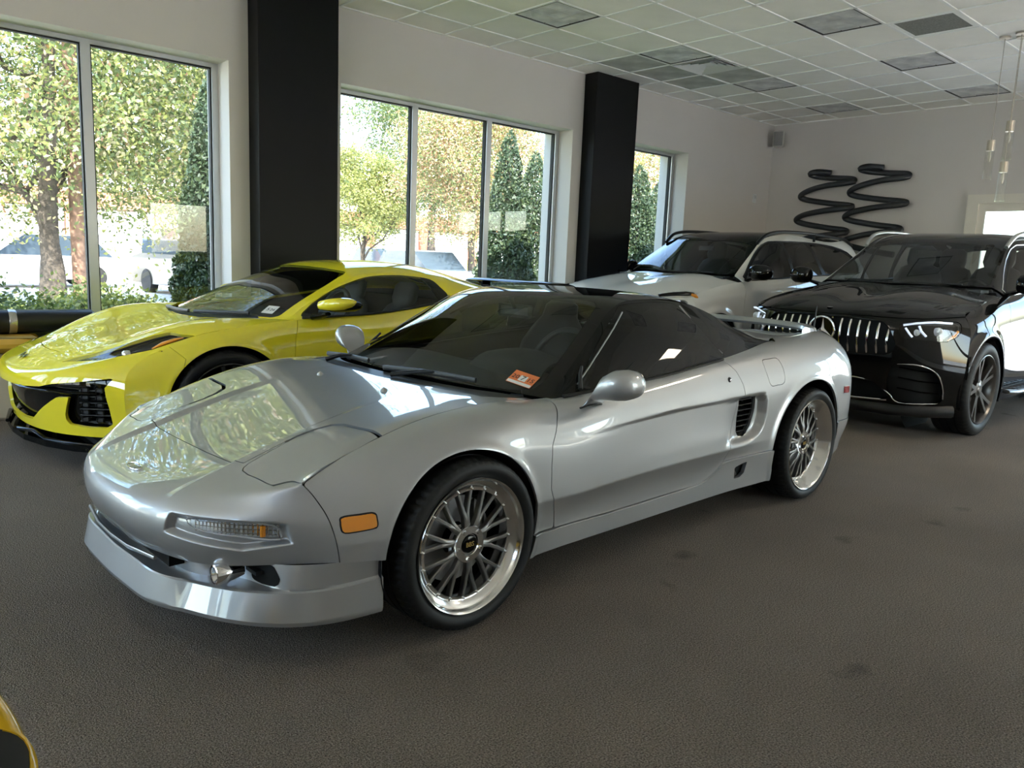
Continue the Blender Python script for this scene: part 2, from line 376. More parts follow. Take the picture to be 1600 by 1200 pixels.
struct(MB().bb(-90, X0-TH, -60, 1.2, -.16, -.04).bb(BX+TH, 90, -60, 1.5, -.16, -.04).bb(X0-TH, BX+TH, -60, Y0-TH, -.16, -.04).build('forecourt', mat('forecourt concrete', (.72, .69, .63), .85, noise=(1.2, .06, 4))))

def leaf_mat(name, col, tr=.45):
    m = bpy.data.materials.new(name); m.use_nodes = True; nt = m.node_tree; b = nt.nodes['Principled BSDF']
    b.inputs['Base Color'].default_value = (*col, 1); b.inputs['Roughness'].default_value = .55
    t = nt.nodes.new('ShaderNodeBsdfTranslucent'); t.inputs[0].default_value = (min(1, col[0]*1.3), min(1, col[1]*1.25), col[2]*.7, 1)
    mx = nt.nodes.new('ShaderNodeMixShader'); mx.inputs[0].default_value = tr
    nt.links.new(b.outputs[0], mx.inputs[1]); nt.links.new(t.outputs[0], mx.inputs[2]); nt.links.new(mx.outputs[0], nt.nodes['Material Output'].inputs[0]); return m
L_dark = leaf_mat('leaf dark green', (.07, .10, .04)); L_mid = leaf_mat('leaf mid green', (.125, .165, .065)); L_lite = leaf_mat('leaf yellow green', (.30, .32, .12)); L_red = leaf_mat('leaf autumn russet', (.36, .21, .14)); L_pale = leaf_mat('leaf straw', (.40, .35, .25))
L_con = leaf_mat('conifer spray', (.030, .055, .026), .15); L_con2 = leaf_mat('conifer tip', (.06, .09, .035), .2)
def leaves(name, P, size, mats, wts, parent, seed=1, aspect=.55, drop=None):
    r = np.random.default_rng(seed); n = len(P)
    d = r.normal(size=(n, 3)); d /= np.linalg.norm(d, axis=1)[:, None]
    if drop is not None: d = d*(1-drop[3])+np.array(drop[:3])*drop[3]; d /= np.linalg.norm(d, axis=1)[:, None]
    e = np.cross(d, r.normal(size=(n, 3))); e /= np.linalg.norm(e, axis=1)[:, None]
    s = size*r.uniform(.6, 1.35, n)[:, None]
    V = np.stack([P-d*s*.5, P+e*s*aspect*.5, P+d*s*.5, P-e*s*aspect*.5], 1).reshape(-1, 3)
    me = bpy.data.meshes.new(name); me.vertices.add(4*n); me.loops.add(4*n); me.polygons.add(n)
    me.vertices.foreach_set('co', V.astype(np.float32).ravel()); me.loops.foreach_set('vertex_index', np.arange(4*n, dtype=np.int32))
    me.polygons.foreach_set('loop_start', np.arange(0, 4*n, 4, dtype=np.int32)); me.polygons.foreach_set('loop_total', np.full(n, 4, np.int32))
    for m in mats: me.materials.append(m)
    me.polygons.foreach_set('material_index', r.choice(len(mats), n, p=np.array(wts)/sum(wts)).astype(np.int32)); me.update()
    return tag(link(name, me, parent), kind='stuff')
def tree(name, label, cat, x, y, h, crown, nclump, nleaf, size, mats, wts, seed, trunk_r=.16, fork=1.6, group=None):
    """crown = (centre height, radius xy, radius z); trunk, forking limbs and a cloud of separate leaves"""
    r = np.random.default_rng(seed); e = empty(name, (x, y, -.06)); tag(e, label, cat, group)
    cz, rx, rz = crown
    C = r.normal(size=(nclump, 3)); C /= np.linalg.norm(C, axis=1)[:, None]; C *= (r.uniform(.15, 1, nclump)**.45)[:, None]; C *= np.array([rx, rx, rz]); C[:, 2] += cz
    t = MB(); pts = [(0, 0, 0), (.03, .02, fork*.5), (.0, .05, fork), (.1, .0, fork+(cz-fork)*.6), (.05, .05, cz+rz*.4)]
    t.tube(pts, [trunk_r*1.3, trunk_r, trunk_r*.85, trunk_r*.5, .03], 9); t.build('trunk', M_bark, e, 60)
    for k in range(11):
        c = C[r.integers(nclump)]; z0 = fork*.8+(cz-fork*.6)*r.uniform(0, .7); s = np.array([.02, .03, z0]); mid = s*.45+c*.55+np.array([0, 0, -.15*rx+.05])
        MB().tube([s, s*.7+mid*.3+np.array([0, 0, .15]), mid, c], [trunk_r*.42, trunk_r*.33, trunk_r*.2, .015], 6).build('branch', M_bark, e, 60)
    sp = .15*rx
    P = np.concatenate([c+r.normal(size=(nleaf//nclump, 3))*sp*np.array([1, 1, .75]) for c in C])
    leaves('foliage', P, size, mats, wts, e, seed); return e
def conifer(label, x, y, h, rad, seed, group='clipped evergreens along the windows'):
    r = np.random.default_rng(seed); e = empty('arborvitae', (x, y, -.03)); tag(e, label, 'evergreen', group)
    MB().tube([(0, 0, 0), (0, 0, h*.9)], [.07, .015], 7).build('trunk', M_bark, e, 60)
    n = 30000; z = h*(1-np.sqrt(r.uniform(0, 1, n)))*.98+.05; prof = rad*np.clip((1-z/h)**.62, 0.03, 1)*np.clip((z+.15)/.5, .55, 1)
    a = r.uniform(0, 2*PI, n); k = prof*(1-.30*r.uniform(0, 1, n)**1.5)*(1+.13*np.sin(a*5+z*7)+.06*np.sin(a*11-z*13))
    P = np.stack([k*np.cos(a), k*np.sin(a), z], 1)
    leaves('foliage', P, .062, [L_con, L_con2], [3, 1.2], e, seed, .5, (0, 0, 1, .45)); return e
conifer('dark clipped evergreen outside the right edge of the left window', -2.16, 3.45, 3.3, .50, 3)
conifer('tall dark conical evergreen outside the right pane of the middle window', 2.62, 3.65, 3.35, .56, 4)
conifer('second dark evergreen half hidden behind the right window jamb', 3.85, 4.35, 3.2, .6, 5)
conifer('dark conical evergreen seen through the narrow far window', 5.78, 3.6, 3.15, .6, 6)
conifer('paler evergreen at the right edge of the narrow far window', 6.75, 3.9, 2.95, .6, 8)
tree('shade_tree', 'large broad tree with speckled yellow green leaves outside the left window', 'tree', -2.75, 9.0, 8, (4.5, 3.4, 3.2), 230, 75000, .085, [L_mid, L_lite, L_pale, L_dark, L_red], [3, 3.2, 1.5, 1.5, .35], 11, .19, 1.7)
tree('shade_tree', 'second leafy tree filling the right pane of the left window', 'tree', .35, 11.5, 8, (4.6, 2.9, 3.0), 170, 55000, .088, [L_mid, L_lite, L_pale, L_dark], [3, 3, 1.2, 1.5], 12, .17, 1.9)
tree('young_tree', 'bright yellow green young tree outside the middle window', 'tree', 8.9, 18.5, 6, (3.3, 1.75, 1.75), 80, 40000, .09, [L_lite, L_mid], [4, 1], 13, .10, 1.3)
tree('autumn_tree', 'tree with russet and straw autumn leaves outside the middle window', 'tree', 10.6, 14.5, 7, (4.3, 2.6, 2.5), 120, 70000, .08, [L_red, L_pale, L_mid, L_lite], [2.2, 2.2, 2.0, 1.4], 14, .14, 1.8)
tree('shade_tree', 'tall dark green tree standing behind the autumn tree', 'tree', 16.5, 25, 10, (6.6, 3.6, 3.4), 90, 40000, .15, [L_dark, L_mid], [2, 2], 15, .22, 3.0)
tree('autumn_tree', 'autumn coloured tree behind the evergreens in the far window', 'tree', 15.2, 9.8, 7, (4.0, 2.6, 2.4), 100, 50000, .085, [L_pale, L_red, L_lite, L_mid], [2, 1.6, 2, 1], 16, .14, 1.8)
tree('shade_tree', 'far leafy tree standing left of the big speckled tree', 'tree', -5.9, 13, 8, (4.6, 3.0, 3.1), 90, 45000, .10, [L_mid, L_lite, L_dark], [3, 2, 2], 17, .2, 1.8)
def shrub(label, x, y, rx, rz, n, mats, wts, seed, group='low shrubs under the left window'):
    r = np.random.default_rng(seed); e = empty('shrub', (x, y, -.03)); tag(e, label, 'shrub', group)
    for k in range(5):
        a = r.uniform(0, 2*PI); MB().tube([(0, 0, 0), (.3*rx*math.cos(a), .3*rx*math.sin(a), rz*.6), (.6*rx*math.cos(a), .6*rx*math.sin(a), rz*1.2)], [.02, .014, .006], 5).build('stem', M_bark, e)
    C = r.normal(size=(26, 3)); C /= np.linalg.norm(C, axis=1)[:, None]; C *= np.array([rx, rx*.8, rz])*.75; C[:, 2] = np.abs(C[:, 2])*1.0+rz*.35
    P = np.concatenate([c+r.normal(size=(n//26, 3))*.24*np.array([rx, rx, rz]) for c in C]); P[:, 2] = np.abs(P[:, 2])+.03
    leaves('foliage', P, .06, mats, wts, e, seed); return e
SH = [(-4.9, 3.1, .75, .62, 'dark green shrub at the left border under the window'), (-3.95, 3.5, .62, .50, 'wispy green shrub in front of the big tree trunk'), (-3.2, 4.0, .6, .55, 'upright green shrub right of the window mullion'), (-2.75, 4.9, .7, .38, 'low light green shrub beside the clipped evergreen'), (-4.3, 5.3, .8, .40, 'sunlit low shrub beside the car park kerb')]
for i, (x, y, a, b_, lab) in enumerate(SH): shrub(lab, x, y, a, b_, 5200, [L_mid, L_lite, L_dark] if i != 0 else [L_dark, L_mid, L_con2], [3, 2, 1], 31+i)
shrub('bright round shrub behind the parked blue car', 18.2, 24, .9, .8, 2600, [L_lite, L_mid], [3, 1], 41, 'far shrubs at the brick building'); shrub('dark shrub at the foot of the tall evergreen', 2.0, 4.6, .7, .55, 4000, [L_dark, L_con2], [2, 1], 42, 'far shrubs at the brick building')
# pole
MB().tube([(-2.28, 9.2, -.06), (-2.28, 9.2, 6)], .11, 10).build('utility_pole', mat('pole wood', (.22, .13, .09), .9, noise=(12, .3)), None, 60)
tag(bpy.data.objects['utility_pole'], 'brown wooden pole standing behind the window mullion', 'pole')
# brick building across the car park: piers, spandrel, white garage doors
e = empty('brick_building', (0, 33, 0)); tag(e, 'low red brick building with white doors across the car park', 'building')
MB().bb(-32, 60, .4, 9, -.1, 5.0).build('body', M_bwhite, e)
MB().bb(-32, 60, .0, .5, 2.75, 3.5).build('brick_band', M_brick, e)
MB().bb(-32.3, 60.3, -.3, 9.2, 5.0, 5.25).build('roof', mat('roof grey', (.3, .3, .3), .8), e)
for i in range(24):
    x = -31+i*3.75; MB().bb(x, x+.55, -.02, .5, -.1, 2.75).build('pier', M_brick, e)
    d = MB(); d.bb(x+.6, x+3.7, .2, .38, -.1, 2.7).build('garage_door', M_bwhite, e)
# parked cars
def parked(label, x, y, rz, col, L=4.5, Wd=1.8, H=1.5, suv=False):
    e = empty('parked_car', (x, y, -.06), rz); tag(e, label, 'car', 'cars parked outside'); pm = mat('parked '+label, col, .3, coat=1)
    h1 = H*.58; a = L/2
    low = [(-a, .25), (-a, h1*.85), (-a*.9, h1), (-a*.45, h1*1.04), (a*.75, h1*1.04), (a*.97, h1*.95), (a, .45), (a*.97, .25)]
    MB().ext(low, -Wd/2, Wd/2, 'y').build('body', pm, e)
    cab = [(-a*.48, h1*1.03), (-a*.15, H*.98), (a*(.6 if not suv else .8), H*.98), (a*.85, h1*1.03)]
    MB().ext(cab, -Wd/2*.86, Wd/2*.86, 'y').build('glasshouse', mat('parked glass', (.05, .07, .09), .05), e)
    MB().ext([(-a*.16, H*.96), (-a*.12, H), (a*(.58 if not suv else .78), H), (a*(.62 if not suv else .82), H*.96)], -Wd/2*.84, Wd/2*.84, 'y').build('roof', pm, e)
    for sx in (-.62, .6):
        for sy in (-1, 1): MB().cyl((a*sx, sy*(Wd/2-.08), .32), .33, .22, 20, 'y').build('wheel', mat('parked tyre', (.02, .02, .02), .8), e)
    for sy in (-1, 1): MB().box((-a+.02, sy*Wd*.34, h1*.75), (.06, .36, .16)).build('headlight', mat('parked lamp', (.8, .8, .8), .2), e)
parked('white car parked behind the big tree trunk', -1.0, 20, .05, (.85, .85, .85))
parked('dark pickup truck parked facing the window right of the mullion', 2.4, 15.8, PI/2+.1, (.16, .15, .13), 5.2, 2.0, 1.8, True)
parked('blue grey car parked beyond the roof of the yellow coupe', 15.4, 27.2, PI/2, (.30, .38, .5), 4.6, 1.85, 1.6)
parked('pale car seen above the engine lid of the yellow coupe', 9.6, 15.6, PI/2, (.55, .62, .68), 4.6, 1.85, 1.5)
# ------------------------------------------------------------------ car body toolkit: smooth patches through measured points, cut into panels
def spl(P, t, tq):
    """natural cubic spline through P (n,...) at t, sampled at tq"""
    n = len(t); sh = P.shape[1:]; P = P.reshape(n, -1)
    if n == 2:
        w = ((tq-t[0])/(t[1]-t[0]))[:, None]; return (P[0]*(1-w)+P[1]*w).reshape((len(tq),)+sh)
    h = np.diff(t); A = np.zeros((n, n)); B = np.zeros((n, P.shape[1])); A[0, 0] = A[-1, -1] = 1
    for i in range(1, n-1):
        A[i, i-1] = h[i-1]; A[i, i] = 2*(h[i-1]+h[i]); A[i, i+1] = h[i]; B[i] = 6*((P[i+1]-P[i])/h[i]-(P[i]-P[i-1])/h[i-1])
    M = np.linalg.solve(A, B)
    k = np.clip(np.searchsorted(t, tq, side='right')-1, 0, n-2); hk = h[k][:, None]
    a = (t[k+1]-tq)[:, None]; b = (tq-t[k])[:, None]
    R = M[k]*a**3/(6*hk)+M[k+1]*b**3/(6*hk)+(P[k]/hk-M[k]*hk/6)*a+(P[k+1]/hk-M[k+1]*hk/6)*b
    return R.reshape((len(tq),)+sh)
def axis_interp(P, n, cre=()):
    """P (C, R, 3): interpolate along axis 0 to about n samples; cre = knots where the curve may kink"""
    d = np.linalg.norm(np.diff(P, axis=0), axis=2).mean(1); d = np.maximum(d, 1e-4); t = np.r_[0, np.cumsum(d)]
    cuts = [0]+sorted(cre)+[len(t)-1]; out = []
    for a, b in zip(cuts[:-1], cuts[1:]):
        m = max(2, int(round(n*(t[b]-t[a])/t[-1]))); tq = np.linspace(t[a], t[b], m+1)
        S = spl(P[a:b+1], t[a:b+1], tq); out.append(S if a == 0 else S[1:])
    return np.concatenate(out)
def surf(G, nu, nv, uc=(), vc=()):
    G = np.array(G, float); S = axis_interp(np.swapaxes(G, 0, 1), nv, vc)      # (NV, R, 3)
    return axis_interp(np.swapaxes(S, 0, 1), nu, uc)                            # (NU, NV, 3)
def mirror_cols(rows):
    """rows given for the left half from the centre line outwards -> full width"""
    G = np.array(rows, float); L = G[:, :0:-1].copy(); L[..., 1] *= -1
    return np.concatenate([L, G], 1)
class Piece:
    def __init__(s, V, N, F): s.V, s.N, s.F = V, N, F
    def mir(s): m = np.array([1, -1, 1]); return Piece(s.V*m, s.N*m, [f[::-1] for f in s.F])
    def join(s, o): n = len(s.V); return Piece(np.r_[s.V, o.V], np.r_[s.N, o.N], list(s.F)+[tuple(i+n for i in f) for f in o.F])
    def off(s, d): return Piece(s.V+s.N*d, s.N, s.F)
def piece(S, out):
    """dense grid -> piece; out = rough outward direction at the middle of the patch"""
    nu, nv = S.shape[:2]; du = np.gradient(S, axis=0); dv = np.gradient(S, axis=1); N = np.cross(du, dv)
    l = np.linalg.norm(N, axis=2, keepdims=True); N = N/np.maximum(l, 1e-12)
    if (N[nu//2, nv//2] @ np.array(out, float)) < 0: N = -N
    I = np.arange(nu*nv).reshape(nu, nv)
    F = np.stack([I[:-1, :-1], I[1:, :-1], I[1:, 1:], I[:-1, 1:]], -1).reshape(-1, 4)
    return Piece(S.reshape(-1, 3), N.reshape(-1, 3), [tuple(f) for f in F.tolist()])
def clip(p, f):
    """keep the part of the piece where f >= 0 (f per vertex)"""
    if len(p.V) == 0: return p
    ins = f >= 0; newV = []; newN = []; mp = -np.ones(len(p.V), int); cache = {}; F = []
    def keep(i):
        if mp[i] < 0: mp[i] = len(newV); newV.append(p.V[i]); newN.append(p.N[i])
        return int(mp[i])
    def cut(i, j):
        k = (i, j) if i < j else (j, i)
        if k not in cache:
            a = f[i]/(f[i]-f[j]); cache[k] = len(newV); newV.append(p.V[i]*(1-a)+p.V[j]*a); q = p.N[i]*(1-a)+p.N[j]*a; newN.append(q/max(np.linalg.norm(q), 1e-9))
        return cache[k]
    il = ins.tolist()
    for fc in p.F:
        s = [il[i] for i in fc]
        if all(s): F.append(tuple(keep(i) for i in fc)); continue
        if not any(s): continue
        o = []
        for a in range(len(fc)):
            i, j = fc[a], fc[(a+1) % len(fc)]
            if il[i]: o.append(keep(i))
            if il[i] != il[j]: o.append(cut(i, j))
        o2 = [v for a, v in enumerate(o) if v != o[a-1]]
        if len(o2) >= 3: F.append(tuple(o2))
    return Piece(np.array(newV).reshape(-1, 3), np.array(newN).reshape(-1, 3), F)
def sdf(Q, poly):
    """signed distance to a closed 2D outline, positive inside"""
    P = np.array(poly, float); n = len(P); d = np.full(len(Q), 1e9); ins = np.zeros(len(Q), bool)
    for i in range(n):
        a, b = P[i], P[(i+1) % n]; e = b-a; w = Q-a
        h = np.clip((w@e)/max(e@e, 1e-12), 0, 1); d = np.minimum(d, np.linalg.norm(w-h[:, None]*e, axis=1))
        c = ((a[1] <= Q[:, 1]) & (b[1] > Q[:, 1])) | ((b[1] <= Q[:, 1]) & (a[1] > Q[:, 1]))
        if c.any():
            xx = a[0]+(Q[:, 1]-a[1])/(b[1]-a[1] if b[1] != a[1] else 1e-12)*e[0]; ins ^= c & (Q[:, 0] < xx)
    return np.where(ins, d, -d)
def smooth_poly(pts, n=8, closed=True):
    P = np.array(pts, float); m = len(P); o = []
    for i in range(m if closed else m-1):
        p0, p1, p2, p3 = P[(i-1) % m] if closed or i > 0 else P[0], P[i], P[(i+1) % m], P[(i+2) % m] if closed or i < m-2 else P[-1]
        for k in range(n):
            t = k/n; o.append(.5*((2*p1)+(-p0+p2)*t+(2*p0-5*p1+4*p2-p3)*t*t+(-p0+3*p1-3*p2+p3)*t**3))
    if not closed: o.append(P[-1])
    return np.array(o)
def inside(p, poly, ax, grow=0.0): return sdf(p.V[:, ax], poly)+grow
XZ, XY, YZ = [0, 2], [0, 1], [1, 2]
def cutin(p, poly, ax, g=0.002): return clip(p, inside(p, poly, ax)-g)
def cutout(p, poly, ax, g=0.002): return clip(p, -inside(p, poly, ax)-g)
def bnd(p):
    c = {}
    for f in p.F:
        for a in range(len(f)):
            i, j = f[a], f[(a+1) % len(f)]; k = (min(i, j), max(i, j))
            c[k] = None if k in c else (i, j)
    return [e for e in c.values() if e]
def skirt(p, depth, direction=None):
    """fold the free edges of a panel inwards so that it has thickness"""
    E = bnd(p); V = [p.V]; N = [p.N]; F = list(p.F); n = len(p.V)
    if not E: return p
    i = np.array([e[0] for e in E]); j = np.array([e[1] for e in E])
    a, b = p.V[i], p.V[j]; d = -p.N*depth if direction is None else np.tile(np.array(direction, float)*depth, (len(p.V), 1))
    c, e = b+d[j], a+d[i]; nn = np.cross(b-a, d[i]); nn /= np.maximum(np.linalg.norm(nn, axis=1, keepdims=True), 1e-12)
    # outward: away from the panel centre of the edge's own face is unknown, both sides are rendered
    m = len(E); V += [a, b, c, e]; N += [nn]*4
    F += [(n+k, n+m+k, n+2*m+k, n+3*m+k) for k in range(m)]
    return Piece(np.concatenate(V), np.concatenate(N), F)
def face_arr(F): return np.array([(f[0], f[1], f[2], f[3] if len(f) > 3 else f[0]) for f in F], int).reshape(-1, 4)
def face_nrm(V, Q):
    a = V[Q[:, 0]]; return np.cross(V[Q[:, 1]]-a, V[Q[:, 2]]-a)+np.cross(V[Q[:, 2]]-a, V[Q[:, 3]]-a)
def renorm(p, mask=None):
    """re-derive smooth normals after the surface has been pressed in or out"""
    if not p.F: return p
    Q = face_arr(p.F); g = face_nrm(p.V, Q); s = (g*(p.N[Q[:, 0]]+p.N[Q[:, 1]]+p.N[Q[:, 2]])).sum(1) < 0; g[s] *= -1; N = np.zeros_like(p.V)
    for k in range(4): np.add.at(N, Q[:, k], g)
    N /= np.maximum(np.linalg.norm(N, axis=1, keepdims=True), 1e-12); p.N = N if mask is None else np.where(mask[:, None], N, p.N); return p
def car_mesh(p, name, m):
    """car axes (x back, y left, z up) -> Blender axes, with the patch's own smooth normals"""
    V = p.V*np.array([1, -1, 1]); N = p.N*np.array([1, -1, 1]); Q = face_arr(p.F); g = face_nrm(V, Q)
    bad = ((g*(N[Q[:, 0]]+N[Q[:, 1]]+N[Q[:, 2]])).sum(1) < 0).tolist(); F = [f[::-1] if x else f for f, x in zip(p.F, bad)]
    me = bpy.data.meshes.new(name); me.from_pydata(V.tolist(), [], F); me.materials.append(m)
    me.polygons.foreach_set('use_smooth', [True]*len(F))
    me.normals_split_custom_set_from_vertices(N.tolist()); me.update(); return me
def panel(p, name, m, parent, depth=.012, direction=None, both=False):
    if len(p.F) == 0: return None
    q = skirt(p, depth, direction) if depth else p
    o = link(name, car_mesh(q, name, m), parent)
    if both: link(name, car_mesh(q.mir(), name, m), parent)
    return o
def cb(mb, name, m, parent, smooth=None, both=False):
    """MB drawn in car axes -> object (mirrored twin on request)"""
    V = np.array(mb.V)*np.array([1, -1, 1]); o = link(name, mesh(name, V, [f[::-1] for f in mb.F], m, smooth), parent)
    if both: link(name, mesh(name, mb.V, mb.F, m, smooth), parent)
    return o
def blend(x, a, b):
    t = np.clip((x-a)/(b-a), 0, 1); return t*t*(3-2*t)
# ------------------------------------------------------------------ wheels and shared car materials
M_tyre = mat('tyre rubber', (.012, .012, .012), .55, spec=.35); M_polish = mat('polished aluminium', (.80, .80, .79), .14, metal=1.0); M_spoke = mat('titanium painted spoke', (.26, .255, .25), .34, metal=.8)
M_chrome = mat('chrome', (.85, .85, .86), .06, metal=1.0); M_blackp = mat('black plastic', (.010, .010, .011), .45); M_gloss = mat('gloss black', (.003, .003, .003), .5, coat=.7, coat_rough=.02, spec=0.0); M_cavity = mat('unlit cavity', (.004, .004, .004), .9)
M_gold = mat('gold lettering', (.72, .50, .16), .3, metal=.7); M_disc = mat('brake disc steel', (.35, .35, .36), .35, metal=1.0); M_rub = mat('window rubber', (.006, .006, .006), .5)
M_lamp = glass('clear lamp lens', (.96, .97, .98), 1.6); M_reflector = mat('lamp reflector', (.84, .85, .86), .35, metal=.35); M_amber = mat('amber lens', (.85, .30, .02), .18, coat=1.0); M_redlens = mat('red lens', (.45, .01, .015), .15, coat=1.0)
M_leather = mat('dark grey leather', (.035, .035, .036), .45, bump=(250, .1, .002)); M_dash = mat('dashboard black vinyl', (.03, .03, .031), .6, bump=(300, .15, .002)); M_white_txt = mat('white print', (.8, .8, .8), .5); M_black_txt = mat('black print', (.01, .01, .01), .5)
def tyre_mesh(R, rim, w, name, pitch=64):
    sw = R-rim
    pr = [(rim-.006, -.010), (rim+.10*sw, .003), (rim+.35*sw, .012), (rim+.62*sw, .011), (rim+.84*sw, .000), (R-.006, -.014), (R-.001, -.024), (R, -.034)]
    gr = []
    for k in range(1, 4):
        y = -.02-(w-.04)*k/4; gr += [(R, y+.006), (R-.006, y+.004), (R-.006, y-.004), (R, y-.006)]
    pr = pr+gr+[(R, -w+.034), (R-.006, -w+.012), (rim+.5*sw, -w-.010), (rim-.006, -w+.01)]
    n = pitch*3; mb = MB().lathe(pr, n, 'y'); V = np.array(mb.V); L = len(pr)
    for i in range(n):
        if i % 3 == 0:
            for k in (5, 6, 7):
                v = V[i*L+k]; r = math.hypot(v[0], v[2]); f = (r-.007)/r; V[i*L+k, 0] *= f; V[i*L+k, 2] *= f
    return mesh(name, V, mb.F, M_tyre, 50)
def mesh_wheel(R, rim, w, dish):
    """deep dish split rim with ten forked spokes, 20 bolts round the flange; axle along y, outer face towards +y"""
    me = {}
    me['tyre'] = tyre_mesh(R, rim, w, 'tyre')
    d = dish; q = rim
    lip = MB().lathe([(q-.014, -.018), (q-.003, -.006), (q, .002), (q-.003, .007), (q-.008, .004), (q-.012, -.004), (q-.016, -.012), (q*.86, -d*.7), (q*.845, -d*.92), (q*.83, -d), (q*.785, -d), (q*.775, -d-.006), (q*.77, -.05-d), (q*.80, -w+.02), (q-.012, -w+.006)], 96, 'y')
    me['rim'] = mesh('rim', lip.V, lip.F, M_polish, 35)
    r1 = q*.785; r0 = .048; rh = .070
    def arm(mb, p, wd, top, th):
        """ridge-backed bar along points (r, angle)"""
        V = []; n = len(p)
        for i, (r, a, y) in enumerate(p):
            x, z = r*math.sin(a), r*math.cos(a); j = min(i+1, n-1); k = max(i-1, 0)
            tx = p[j][0]*math.sin(p[j][1])-p[k][0]*math.sin(p[k][1]); tz = p[j][0]*math.cos(p[j][1])-p[k][0]*math.cos(p[k][1]); l = math.hypot(tx, tz); nx, nz = tz/l, -tx/l
            h = wd[i]
            V += [(x-nx*h, y-th, z-nz*h), (x-nx*h, y-.003, z-nz*h), (x-nx*h*.55, y, z-nz*h*.55), (x+nx*h*.55, y, z+nz*h*.55), (x+nx*h, y-.003, z+nz*h), (x+nx*h, y-th, z+nz*h)]
        F = [tuple(range(6))]+[tuple(range((n-1)*6, n*6))[::-1]]
        for i in range(n-1):
            for k in range(6): F.append((i*6+k, i*6+6+k, i*6+6+(k+1) % 6, i*6+(k+1) % 6))
        mb.add(V, F)
    sp = MB(); ya, yb = -d*.55-.012, -d-.0005; A = math.radians(8.6)
    for s in (-1, 1):
        P = [(r0, s*.02, ya), (rh, s*.035, ya+.004), (.098, s*.045, ya+.003), (.120, s*A*.52, ya*.7+yb*.3), ((.12+r1)/2+.01, s*A*.86, ya*.35+yb*.65), (r1+.004, s*A*1.02, yb)]
        arm(sp, P, [.0115, .0100, .0082, .0072, .0068, .0074], 0, .022)
    me['spoke'] = mesh('spoke', sp.V, sp.F, M_spoke, 40)
    hb = MB().lathe([(.001, ya-.03), (.066, ya-.03), (.068, ya+.002), (.064, ya+.009), (.040, ya+.011), (.036, ya+.004), (.001, ya+.003)], 48, 'y'); me['hub'] = mesh('hub', hb.V, hb.F, M_polish, 35)
    cp = MB().lathe([(.001, ya+.010), (.028, ya+.010), (.033, ya+.007), (.034, ya+.002)], 40, 'y'); me['hub_cap'] = mesh('hub_cap', cp.V, cp.F, M_gloss, 50)
    nt = MB().lathe([(.001, .004), (.0065, .004), (.009, -.002), (.010, -.012)], 6, 'y'); me['lug_nut'] = mesh('lug_nut', nt.V, nt.F, M_chrome)
    bt = MB().lathe([(.001, .0065), (.0035, .0055), (.0048, .003), (.005, -.002)], 8, 'y'); me['rim_bolt'] = mesh('rim_bolt', bt.V, bt.F, M_chrome, 50)
    ds = MB().lathe([(.06, -.10), (.155, -.10), (.155, -.125), (.06, -.125)], 48, 'y'); me['brake_disc'] = mesh('brake_disc', ds.V, ds.F, M_disc, 35)
    t = text_mesh('BBS', .0235, M_gold, .0008); me['lettering'] = t
    me['_'] = (ya, yb, r1, rim)
    return me
def place_mesh_wheel(me, parent, x, y, z, side, full=True):
    ya, yb, r1, rim = me['_']; w = link('wheel', me['rim'], parent, (x, -y*side, z), (0, 0, PI if side > 0 else 0))   # Blender axes: car y is -y
    # in the wheel's own frame +y is outwards
    link('tyre', me['tyre'], w); link('hub', me['hub'], w); link('hub_cap', me['hub_cap'], w); link('brake_disc', me['brake_disc'], w)
    for k in range(10): link('spoke', me['spoke'], w, None, (0, 2*PI*k/10+.1, 0))
    if full:
        for k in range(5): a = 2*PI*k/5+.5; link('lug_nut', me['lug_nut'], w, (.053*math.sin(a), ya+.012, .053*math.cos(a)))
        for k in range(20): a = 2*PI*(k+.5)/20+.1; link('rim_bolt', me['rim_bolt'], w, (rim*.81*math.sin(a), yb+.001, rim*.81*math.cos(a)))
        link('lettering', me['lettering'], w, (0, ya+.0112, 0), (PI/2, 0, PI))
    return w
def plain_wheel(R, rim, w, nsp, m_sp, twin=.16, dish=.02, sw=.020, m_rim=None):
    """alloy wheel with paired spokes; +y outwards"""
    me = {'tyre': tyre_mesh(R, rim, w, 'tyre', 56)}; q = rim
    l = MB().lathe([(q-.012, -.02), (q-.002, -.004), (q, .003), (q-.006, .005), (q-.014, -.006), (q*.93, -.022), (q*.90, -.06), (q*.88, -w+.03), (q-.012, -w+.008)], 64, 'y'); me['rim'] = mesh('rim', l.V, l.F, m_rim or m_sp, 35)
    s = MB()
    for sg in (-1, 1):
        V = []
        for (r, a, h, y) in ((.05, sg*.06, sw*.9, -dish), (q*.45, sg*twin*.75, sw*.75, -dish+.004), (q*.75, sg*twin*.95, sw*.65, -dish*.6), (q*.955, sg*twin, sw*.8, -.012)):
            x, z = r*math.sin(a), r*math.cos(a); nx, nz = math.cos(a), -math.sin(a)
            V += [(x-nx*h, y-.03, z-nz*h), (x-nx*h*.8, y, z-nz*h*.8), (x+nx*h*.8, y, z+nz*h*.8), (x+nx*h, y-.03, z+nz*h)]
        s.add(V, [(0, 1, 2, 3), (15, 14, 13, 12)]+[(i*4+k, i*4+4+k, i*4+4+(k+1) % 4, i*4+(k+1) % 4) for i in range(3) for k in range(4)])
    me['spoke'] = mesh('spoke', s.V, s.F, m_sp, 40)
    h = MB().lathe([(.001, -dish+.008), (.030, -dish+.008), (.036, -dish+.003), (.075, -dish-.002), (.08, -dish-.04)], 32, 'y'); me['hub'] = mesh('hub', h.V, h.F, m_sp, 35)
    d = MB().lathe([(.06, -.11), (.18, -.11), (.18, -.14), (.06, -.14)], 40, 'y'); me['brake_disc'] = mesh('brake_disc', d.V, d.F, M_disc, 35); me['n'] = nsp
    return me
